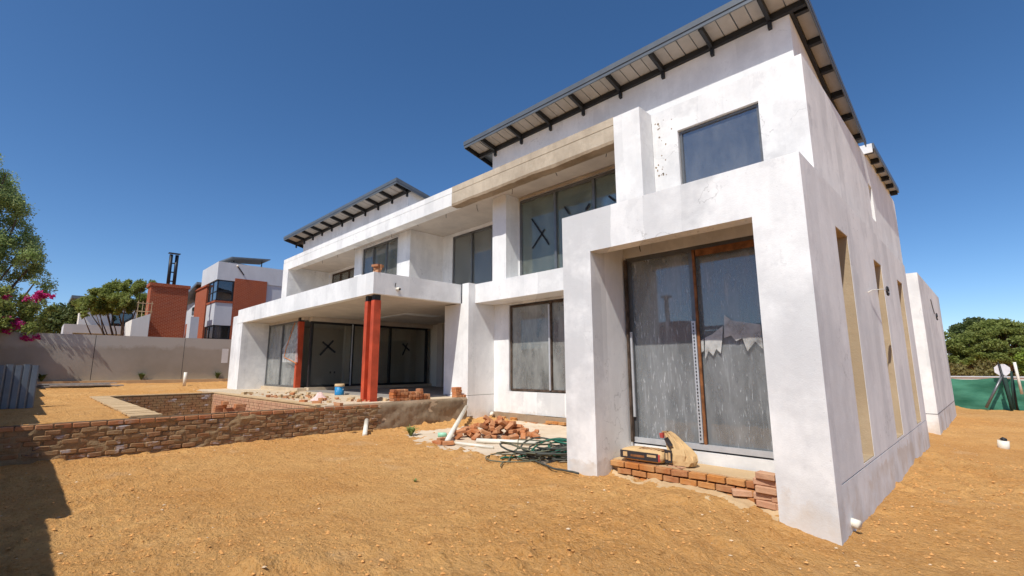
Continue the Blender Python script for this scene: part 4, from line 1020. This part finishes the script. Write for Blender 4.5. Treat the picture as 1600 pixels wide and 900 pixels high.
# blue pail
p = onZ(530, 617, .77)
PB = thing('paint_bucket', (p.x, p.y, .768), 'dented blue paint bucket standing on the terrace', 'bucket')
t = NT('blue_bucket'); c = t.mix(t.ramp(t.noise(7, 4, .6), [(.60, 0), (.64, 1)]), (.02, .22, .48), (.70, .72, .72)); MB_ = t.done(t.bsdf(c, .45))
V, F = lathe_vf((p.x, p.y, .768), [(.0, .002), (.148, .002), (.150, .02), (.155, .28), (.150, .28), (.145, .03), (0, .03)], 24); from_world('body', V, F, MB_, PB, True)
V, F = lathe_vf((p.x, p.y, .768), [(.150, .281), (.162, .281), (.164, .30), (.160, .37), (.152, .37), (.150, .30)], 24); from_world('rim', V, F, M_MORTAR, PB, True)
tube('handle', [(p.x+.162*math.cos(a_), p.y+.162*math.sin(a_), 1.07-.10*math.sin((a_+.6)/2.6*3.14)) for a_ in np.linspace(-.6, 2.0, 9)], .005, M_ALU, PB, 5)
# pipes
a_ = onZ(575, 682, .12); b_ = onX(573, 657, -11.36)
o = tube('drain_pipe', [(a_.x-.25, a_.y+.05, .12), (b_.x, b_.y, b_.z)], .055, M_PVC, None, 14); tag(o, 'short cream plastic pipe leaning on the brick retaining wall', 'pipe')
a_ = onZ(699, 694, .08); o = tube('drain_pipe', [(a_.x, a_.y, apz(a_.x, a_.y)+.055), (-11.38, 9.38, .50)], .055, M_PVC, None, 14); tag(o, 'long cream plastic pipe propped against the white pillar', 'pipe')
put(B_LOOSE, (a_.x+.05, a_.y-.06, apz(a_.x, a_.y)+.0), .8, 0, 0, None, 'brown brick under the foot of the long propped pipe', 'brick')
a_, b_ = onZ(712, 697, .09), onZ(771, 701, .09); o = tube('drain_pipe', [(a_.x, a_.y, apz(a_.x, a_.y)+.03), (b_.x, b_.y, apz(b_.x, b_.y)+.03)], .03, M_PVC, None, 12); tag(o, 'thin white plastic pipe lying on the pale cement', 'pipe')
a_, b_ = onZ(745, 691, .10), onZ(838, 695, .10); o = tube('drain_pipe', [(a_.x, a_.y, apz(a_.x, a_.y)+.05), (b_.x, b_.y, apz(b_.x, b_.y)+.05)], .05, M_PVC, None, 14); tag(o, 'thicker white plastic pipe lying in front of the brick heap', 'pipe')
p = onZ(684, 684, .08); tag(tube('bottle', [(p.x, p.y, apz(p.x, p.y)+.05), (p.x+.1, p.y+.14, apz(p.x, p.y)+.05), (p.x+.12, p.y+.17, apz(p.x, p.y)+.05)], [.05, .05, .02], simple('pale_green_plastic', (.30, .60, .42), .3), None, 12), 'pale green plastic bottle lying near the brick heap', 'bottle')
p = onZ(1567, 697, -.12); SB = thing('standpipe', (p.x, p.y, -.2), 'short white pipe stub with dark cap standing in the right-hand dirt', 'pipe')
g0 = gz(p.x, p.y); tube('stub', [(p.x, p.y, g0-.1), (p.x+.02, p.y, g0+.16)], .10, M_PVC, SB, 14); tube('cap', [(p.x+.02, p.y, g0+.16), (p.x+.05, p.y, g0+.22)], [.07, .04], M_CHAR, SB, 12)
a_ = onZ(288, 601, .92); o = tube('marker_pipe', [(a_.x, a_.y, .85), (a_.x, a_.y, 1.50)], .07, M_PVC, None, 12); tag(o, 'white plastic pipe standing upright by the boundary wall', 'pipe')
# hoses
def hose(name, n, cx, cy, rmin, rmax, rad, mat, label, seed, tail):
    r = random.Random(seed); T = thing(name, (cx, cy, apz(cx, cy)), label, 'hose'); pts = []
    ph = r.uniform(0, 6.28); ox = oy = 0; steps = 16
    for k in range(n):
        R_ = r.uniform(rmin, rmax); tx, ty = r.uniform(-.34, .34), r.uniform(-.26, .26); el = r.uniform(.5, .9); an = r.uniform(0, 3.14); hz = .02+.30*r.random()*(k/n); tilt = r.uniform(-.25, .25)
        for i in range(steps):
            a_ = 2*math.pi*i/steps; w_ = i/steps; ox += (tx-ox)*.12; oy += (ty-oy)*.12
            x = R_*math.cos(a_+ph); y = R_*el*math.sin(a_+ph)
            X_, Y_ = x*math.cos(an)-y*math.sin(an)+ox*1.6, x*math.sin(an)+y*math.cos(an)+oy
            dx, dy = .70*X_-.71*Y_*.9, .71*X_+.70*Y_*.9
            pts.append((cx+dx, cy+dy, apz(cx+dx, cy+dy)+rad+max(0, hz+tilt*x)))
    # smooth by averaging
    A = np.array(pts)
    for _ in range(4): A[1:-1] = (A[:-2]+2*A[1:-1]+A[2:])/4
    pts = A.tolist()
    for q in tail:
        l_ = pts[-1]; nn = max(2, int(math.hypot(q[0]-l_[0], q[1]-l_[1])/.08))
        for i in range(1, nn+1):
            u = i/nn; x_, y_ = l_[0]+(q[0]-l_[0])*u+.03*math.sin(u*6), l_[1]+(q[1]-l_[1])*u; g_ = max(gz(x_, y_), apz(x_, y_))+rad+.005
            pts.append((x_, y_, max(g_, l_[2]*(1-u)**2+g_*(1-(1-u)**2))))
    tube('coil', pts, rad, mat, T, 6); return T
h1, h2 = onZ(905, 750, .1), onZ(870, 742, .1)
hose('garden_hose', 11, -5.75, 6.55, .35, .72, .016, simple('dark_hose', (.06, .065, .055), .6), 'tangled dark grey garden hose heaped beside the white portal', 91, [(-5.6, 6.0), (-5.1, 5.75), (h2.x, h2.y), (h1.x, h1.y)])
h3 = onZ(783, 722, .1); hose('garden_hose', 9, -5.7, 6.7, .30, .62, .017, simple('green_hose', (.02, .13, .085), .5), 'tangled dark green hose heaped on top of the grey one', 92, [(-6.0, 6.0), (h3.x, h3.y)])
h4 = onZ(783, 735, .1); hose('power_cable', 6, -5.8, 6.45, .40, .80, .011, simple('olive_cable', (.13, .13, .085), .6), 'thin olive cable looped through the hose tangle', 93, [(-5.9, 5.8), (h4.x, h4.y)])
# cement bags on the sill
M_PAPER = simple('kraft_paper', (.56, .38, .19), .85, 0, .12, 6, .2, .4)
M_PRINT = simple('dark_print', (.035, .03, .032), .7)
M_REDP = simple('red_print', (.50, .08, .07), .7, 0, .3, 12)
def pillow(l, w, h, seed, crump=.0):
    V = []; F = []; nu, nv = 26, 14; r = np.random.default_rng(seed)
    for i in range(nu+1):
        for j in range(nv):
            u = -1+2*i/nu; a_ = 2*math.pi*j/nv
            e = max(0, 1-abs(u)**7)**.5
            cy_, sz_ = math.copysign(abs(math.cos(a_))**.42, math.cos(a_)), math.copysign(abs(math.sin(a_))**.55, math.sin(a_))
            n_ = 1+.06*float(vnoise(u*2+seed, a_, 1.3))+crump*float(vnoise(u*6+seed, a_*2, 1.1))
            V.append((u*l/2*(1+.0*n_), cy_*w/2*(.86+.14*e)*n_, sz_*h/2*(.25+.75*e)*n_))
    F = [(i*nv+j, (i+1)*nv+j, (i+1)*nv+(j+1) % nv, i*nv+(j+1) % nv) for i in range(nu) for j in range(nv)]
    F += [tuple(range(nv)), tuple(nu*nv+j for j in range(nv))[::-1]]
    return V, F
def bag(name, label, loc, rot, l, w, h, seed, crump):
    T = thing(name, loc, label, 'bag'); V, F = pillow(l, w, h, seed, crump)
    Rm = Euler(rot).to_matrix(); c = Vector(loc)
    tf = lambda L: [tuple(c+Rm @ Vector(v)) for v in L]
    from_world('sack', tf(V), F, M_PAPER, T, True)
    s = -w/2*1.03-.002
    pr = from_world('side_print', tf(boxv(-l*.47, l*.40, s-.004, s+.01, -h*.30, h*.30)), BF, M_PRINT, T)
    from_world('print_patch', tf(boxv(-l*.40, -l*.30, s-.006, s-.003, -h*.16, h*.2)), BF, M_PAPER, pr)
    from_world('print_patch', tf(boxv(l*.16, l*.36, s-.006, s-.003, 0, h*.18)), BF, M_PAPER, pr)
    from_world('print_band', tf(boxv(-l*.22, l*.10, s-.006, s-.003, -h*.12, h*.06)), BF, M_RUST, pr)
    from_world('red_end', tf([(l*.405, s-.002, -h*.3), (l*.48, s+.05, -h*.22), (l*.48, s+.09, -h*.22), (l*.405, s+.02, -h*.3), (l*.405, s-.002, h*.25), (l*.48, s+.05, h*.16), (l*.48, s+.09, h*.16), (l*.405, s+.02, h*.25)]), BF, M_REDP, T)
    for k in range(7):
        from_world('print_line', tf(boxv(-l*.1+k*.055, -l*.1+k*.055+.03, -w*.28, w*.2, h*.50, h*.507)), BF, M_RUST, T)
    return T
bag('cement_bag', 'full brown paper cement bag with black side print lying on the brick sill', (-3.62, 6.26, .445), (0, 0, .02), .66, .34, .17, 5, .02)
CB = thing('cement_bag', (-3.10, 6.27, .352), 'opened crumpled brown paper cement bag slumped upright on the brick sill', 'bag')
V = []; F = []; nv = 28; rings = [(.02, .17, .115, 0, 0), (.08, .185, .13, .0, 0), (.15, .18, .125, -.01, .01), (.22, .155, .10, -.04, .02), (.29, .12, .07, -.09, .03), (.35, .095, .05, -.14, .03), (.40, .08, .035, -.18, .02), (.43, .06, .02, -.205, .0)]
for i, (z_, a_, b_, ox, oy) in enumerate(rings):
    for j in range(nv):
        t_ = 2*math.pi*j/nv; n_ = 1+.30*float(vnoise(j*.9, i*1.7, 1))+.12*math.sin(j*2.7+i*1.3)*(i > 1)
        cx_, cy_ = math.copysign(abs(math.cos(t_))**.7, math.cos(t_)), math.copysign(abs(math.sin(t_))**.7, math.sin(t_))
        V.append((-3.10+ox+a_*cx_*n_, 6.27+oy+b_*cy_*n_, .352+z_+.02*float(vnoise(j*1.3, i*2.1, 1))))
F = [(i*nv+j, i*nv+(j+1) % nv, (i+1)*nv+(j+1) % nv, (i+1)*nv+j) for i in range(len(rings)-1) for j in range(nv)]+[tuple(range(nv))[::-1]]
from_world('sack', V, F, M_PAPER, CB)
pr = from_world('side_print', boxv(-3.27, -3.17, 6.118, 6.135, .40, .56), BF, M_PRINT, CB)
from_world('print_patch', boxv(-3.255, -3.225, 6.113, 6.117, .44, .52), BF, M_PAPER, pr); from_world('print_patch', boxv(-3.215, -3.185, 6.113, 6.117, .43, .53), BF, M_PAPER, pr)
from_world('open_flap', [(-3.31, 6.19, .69), (-3.25, 6.18, .72), (-3.17, 6.165, .62), (-3.22, 6.16, .60), (-3.31, 6.21, .69), (-3.25, 6.20, .72), (-3.17, 6.18, .62), (-3.22, 6.175, .60)], BF, M_PRINT, CB)
from_world('red_end', [(-3.36, 6.19, .70), (-3.31, 6.17, .70), (-3.31, 6.22, .70), (-3.36, 6.23, .70), (-3.37, 6.19, .76), (-3.31, 6.17, .77), (-3.31, 6.22, .77), (-3.37, 6.23, .76)], BF, M_REDP, CB)
put(B_PINK, (onZ(1160, 781, .12).x, onZ(1160, 781, .12).y, .20), .5, 0, 0, None, 'single pinkish brick dropped on the mortar in front of the sill', 'brick')
for k, (px, py) in enumerate(((1055, 723), (1068, 726))):
    v = onY(px, py, 6.2); put(B_PINK, (v.x, 6.2, .36), .3+k, 0, 0, None, 'flat shard of brick beside the slumped cement bag', 'brick shard', 'shards by the cement bag', 'brick_shard', (.8, .9, .22))
# grey steel sheets standing at the left edge and boards on the ground
for k in range(5):
    y = -.60+k*.146; lean = .012+.004*k
    V = []; F = []
    prof = [(0, 0), (.016, .03), (.016, .12), (0, .145)]
    for z_, dx in ((.72, 0), (1.76+.02*((k*3) % 2), -lean*2)):
        for d_, yy in prof: V.append((-16.9+d_+dx, y+yy, z_))
        for d_, yy in prof[::-1]: V.append((-16.92+d_+dx, y+yy, z_))
    F = [(i, (i+1) % 8, 8+(i+1) % 8, 8+i) for i in range(8)]+[tuple(range(8))[::-1], tuple(range(8, 16))]
    tag(from_world('steel_sheet', V, F, simple('galvanised_sheet', (.17, .20, .235), .45, .5, .15, 3) if k == 0 else bpy.data.materials['galvanised_sheet']), 'grey folded steel sheet standing upright in the bundle on the terrace dirt', 'steel sheet', 'upright steel sheets')
for k in range(5):
    V = boxv(-29.2+k*.16, -29.07+k*.16+.05, -.4+.25*k, 3.1-.25*((k*2) % 3), .90+.055*(k % 3), .945+.055*(k % 3))
    tag(from_world('timber_board', V, BF, simple('weathered_board', (.40, .36, .32), .9, 0, .3, 5) if k == 0 else bpy.data.materials['weathered_board']), 'weathered timber board lying in the pile before the boundary wall', 'board', 'boards piled before the boundary wall')
# shade-net fence at the rear right
NF = thing('net_fence', (0, 34, -.4), 'sagging green shade-net fence on posts at the back of the yard', 'fence')
t = NT('green_shade_net'); c = t.mix(t.ramp(t.noise(1.3, 5, .6, t.mapped((.5, 1, 1.6))), [(.35, 0), (.66, 1)]), (.035, .18, .11), (.11, .36, .24))
df = t.bsdf(c, .8); tl = t.n.new('ShaderNodeBsdfTranslucent'); t.l.new(c, tl.inputs[0]); mx = t.n.new('ShaderNodeMixShader'); mx.inputs[0].default_value = .4
t.l.new(df, mx.inputs[1]); t.l.new(tl.outputs[0], mx.inputs[2]); M_NET = t.done(mx.outputs[0])
V = []; F = []; n1, n2 = 70, 12
for i in range(n1):
    x = -6+12*i/(n1-1)
    for j in range(n2):
        v_ = j/(n2-1); top = 1.08-.14*abs(math.sin(x*1.35))+.06*float(vnoise(x, 2, 1.5))
        V.append((x, 34+.14*math.sin(x*2.1+v_*3)*v_*(1-v_)*3+.10*float(vnoise(x, v_*3, 1.9)), -.52+(top+.52)*v_))
F = [(i*n2+j, i*n2+n2+j, i*n2+n2+1+j, i*n2+1+j) for i in range(n1-1) for j in range(n2-1)]
from_world('net', V, F, M_NET, NF, True)
for x in (-4.4, -2.2, .45, 2.6): tube('post', [(x, 33.9, -.6), (x+.02, 33.9, 1.25)], .045, M_CHAR, NF, 8)
tube('brace', [onY(1541, 637, 33.4), onY(1567, 585, 33.7)], .06, M_ALU, NF, 8)
SG = thing('road_sign', (.2, 33.6, -.5), 'plain pale back of an octagonal road sign above the green net', 'sign')
cS = onY(1566, 578, 33.7); Rr = .30
V = []
for dy in (0, .02):
    for k in range(8): V.append((cS.x+Rr*math.cos(math.pi/8+k*math.pi/4), cS.y+dy, cS.z+Rr*math.sin(math.pi/8+k*math.pi/4)))
F = [tuple(range(8)), tuple(range(8, 16))[::-1]]+[(k, 8+k, 8+(k+1) % 8, (k+1) % 8) for k in range(8)]
from_world('sign_plate', V, F, simple('sign_back', (.70, .70, .74), .5), SG)
tube('sign_post', [(cS.x-.08, cS.y-.05, cS.z+Rr), (cS.x+.10, cS.y-.05, -.6)], .045, M_CHAR, SG, 8)
o = tube('gate_post', [onY(1585, 566, 33.2), onY(1597, 616, 33.2)], .055, M_PVC, None, 8); tag(o, 'pale leaning post beside the road sign', 'post')
for k, (a_, b_) in enumerate((((1570, 590), (1582, 640)), ((1580, 580), (1584, 640)))):
    tag(tube('dark_net_roll', [onY(*a_, 33.3), onY(*b_, 33.0)], .07-.03*k, simple('dark_net', (.02, .045, .035), .9) if k == 0 else bpy.data.materials['dark_net'], None, 8), ('thick' if k == 0 else 'thin')+' dark roll of netting standing beside the sign post', 'net roll')
# low white walls and roofs beyond the net
box_ = thing('far_white_wall', (0, 52, -.8), 'low white wall beyond the green net fence', 'wall'); box('wall', -9, 9, 52, 52.3, -1.2, .78, M_NWHITE, box_); box('coping', -9, 9, 51.9, 52.4, .782, .86, M_NGREY, box_)

# torn plastic on the left sliding door
V = []; F = []; n1, n2 = 10, 10
for i in range(n1):
    for j in range(n2):
        px = 441+(465-441)*i/(n1-1)+4*(j/(n2-1)-.5)*0; ytop = 545-40*(i/(n1-1))*.9; py = ytop+(566-ytop)*j/(n2-1)
        v = onY(px, py, 7.44+.03*float(vnoise(i, j, .8))); V.append(tuple(v))
F = [(i*n2+j, i*n2+n2+j, i*n2+n2+1+j, i*n2+1+j) for i in range(n1-1) for j in range(n2-1)]
t = NT('torn_plastic'); tr = t.n.new('ShaderNodeBsdfTransparent'); d_ = t.bsdf((.72, .72, .70), .35); mx = t.n.new('ShaderNodeMixShader')
t.l.new(t.ramp(t.noise(5, 5), [(.3, .12), (.7, .62)]), mx.inputs[0]); t.l.new(tr.outputs[0], mx.inputs[1]); t.l.new(d_, mx.inputs[2])
PS = thing('plastic_sheet', onY(460, 566, 7.44), 'torn clear plastic sheet taped with orange strip beside the red post', 'plastic sheet')
from_world('sheet', V, F, t.done(mx.outputs[0]), PS, True)
tube('orange_strip', [onY(461, 504, 7.42), onY(452, 530, 7.42), onY(447, 544, 7.42), onY(444, 558, 7.42), onY(454, 563, 7.42), onY(463, 568, 7.42)], .016, simple('orange_tape', (.62, .20, .05), .6), PS, 5)

# chipped plaster beside the upper window
rc = random.Random(8)
for k in range(24):
    px, py = rc.gauss(1034, 6), rc.choice([rc.uniform(185, 205), rc.uniform(215, 285)])
    v = onY(px, py, 9.578); r_ = rc.uniform(.008, .028); n_ = 7
    V = [(v.x+r_*math.cos(2*math.pi*i/n_)*rc.uniform(.6, 1.3), v.y+d_, v.z+r_*math.sin(2*math.pi*i/n_)*rc.uniform(.6, 1.5)) for d_ in (0, .01) for i in range(n_)]
    F = [tuple(range(n_)), tuple(range(n_, 2*n_))[::-1]]+[(i, n_+i, n_+(i+1) % n_, (i+1) % n_) for i in range(n_)]
    from_world('plaster_chip', V, F, M_ROUGH, H)

M_TORN = t.m
for poly in ([(1131, 492), (1142, 500), (1160, 503), (1188, 507), (1192, 545), (1180, 534), (1168, 549), (1160, 528), (1150, 533), (1142, 524), (1131, 528)], [(1101, 528), (1113, 522), (1129, 509), (1128, 531), (1126, 552), (1119, 545), (1114, 556), (1107, 548), (1102, 561)], [(1093, 533), (1099, 529), (1100, 548), (1095, 552)]):
    n_ = len(poly); q0 = [onY(px, py, 6.700) for px, py in poly]
    V = [(v.x, 6.700+.02*float(vnoise(v.x*3, v.z*3, 2)), v.z) for v in q0]+[(v.x, 6.704+.02*float(vnoise(v.x*3, v.z*3, 2)), v.z) for v in q0]
    F = [tuple(range(n_)), tuple(range(n_, 2*n_))[::-1]]+[(i, n_+i, n_+(i+1) % n_, (i+1) % n_) for i in range(n_)]
    from_world('torn_film', V, F, M_TORN, wd)

# rubble on the terrace and crumbs along the pool edge
def rubble(name, n, mat, label, region, z, smax, seed):
    r = np.random.default_rng(seed); VV = []; FF = []
    for k in range(n):
        x, y = r.uniform(region[0], region[1]), r.uniform(region[2], region[3])
        s_ = .012+smax*r.random()**3; q = np.array(boxv(-1, 1, -.8, .8, 0, 1.1))*s_*r.uniform(.7, 1.3, (8, 3))
        an = r.uniform(0, 6.28); c_, n_ = math.cos(an), math.sin(an)
        VV.append(np.stack([q[:, 0]*c_-q[:, 1]*n_+x, q[:, 0]*n_+q[:, 1]*c_+y, q[:, 2]+z], -1)); FF += [tuple(i+8*k for i in f) for f in BF]
    tag(from_world(name, np.concatenate(VV), FF, mat), label, 'rubble', None, 'stuff')
rubble('mortar_rubble', 90, M_MORTAR, 'sandy mortar crumbs strewn over the terrace edge by the pool', (-19.5, -11.7, 5.35, 7.2), .766, .07, 5)
rubble('brick_rubble', 50, M_BRICK, 'broken orange brick bits strewn over the terrace edge', (-18.5, -11.7, 5.35, 6.6), .766, .06, 6)
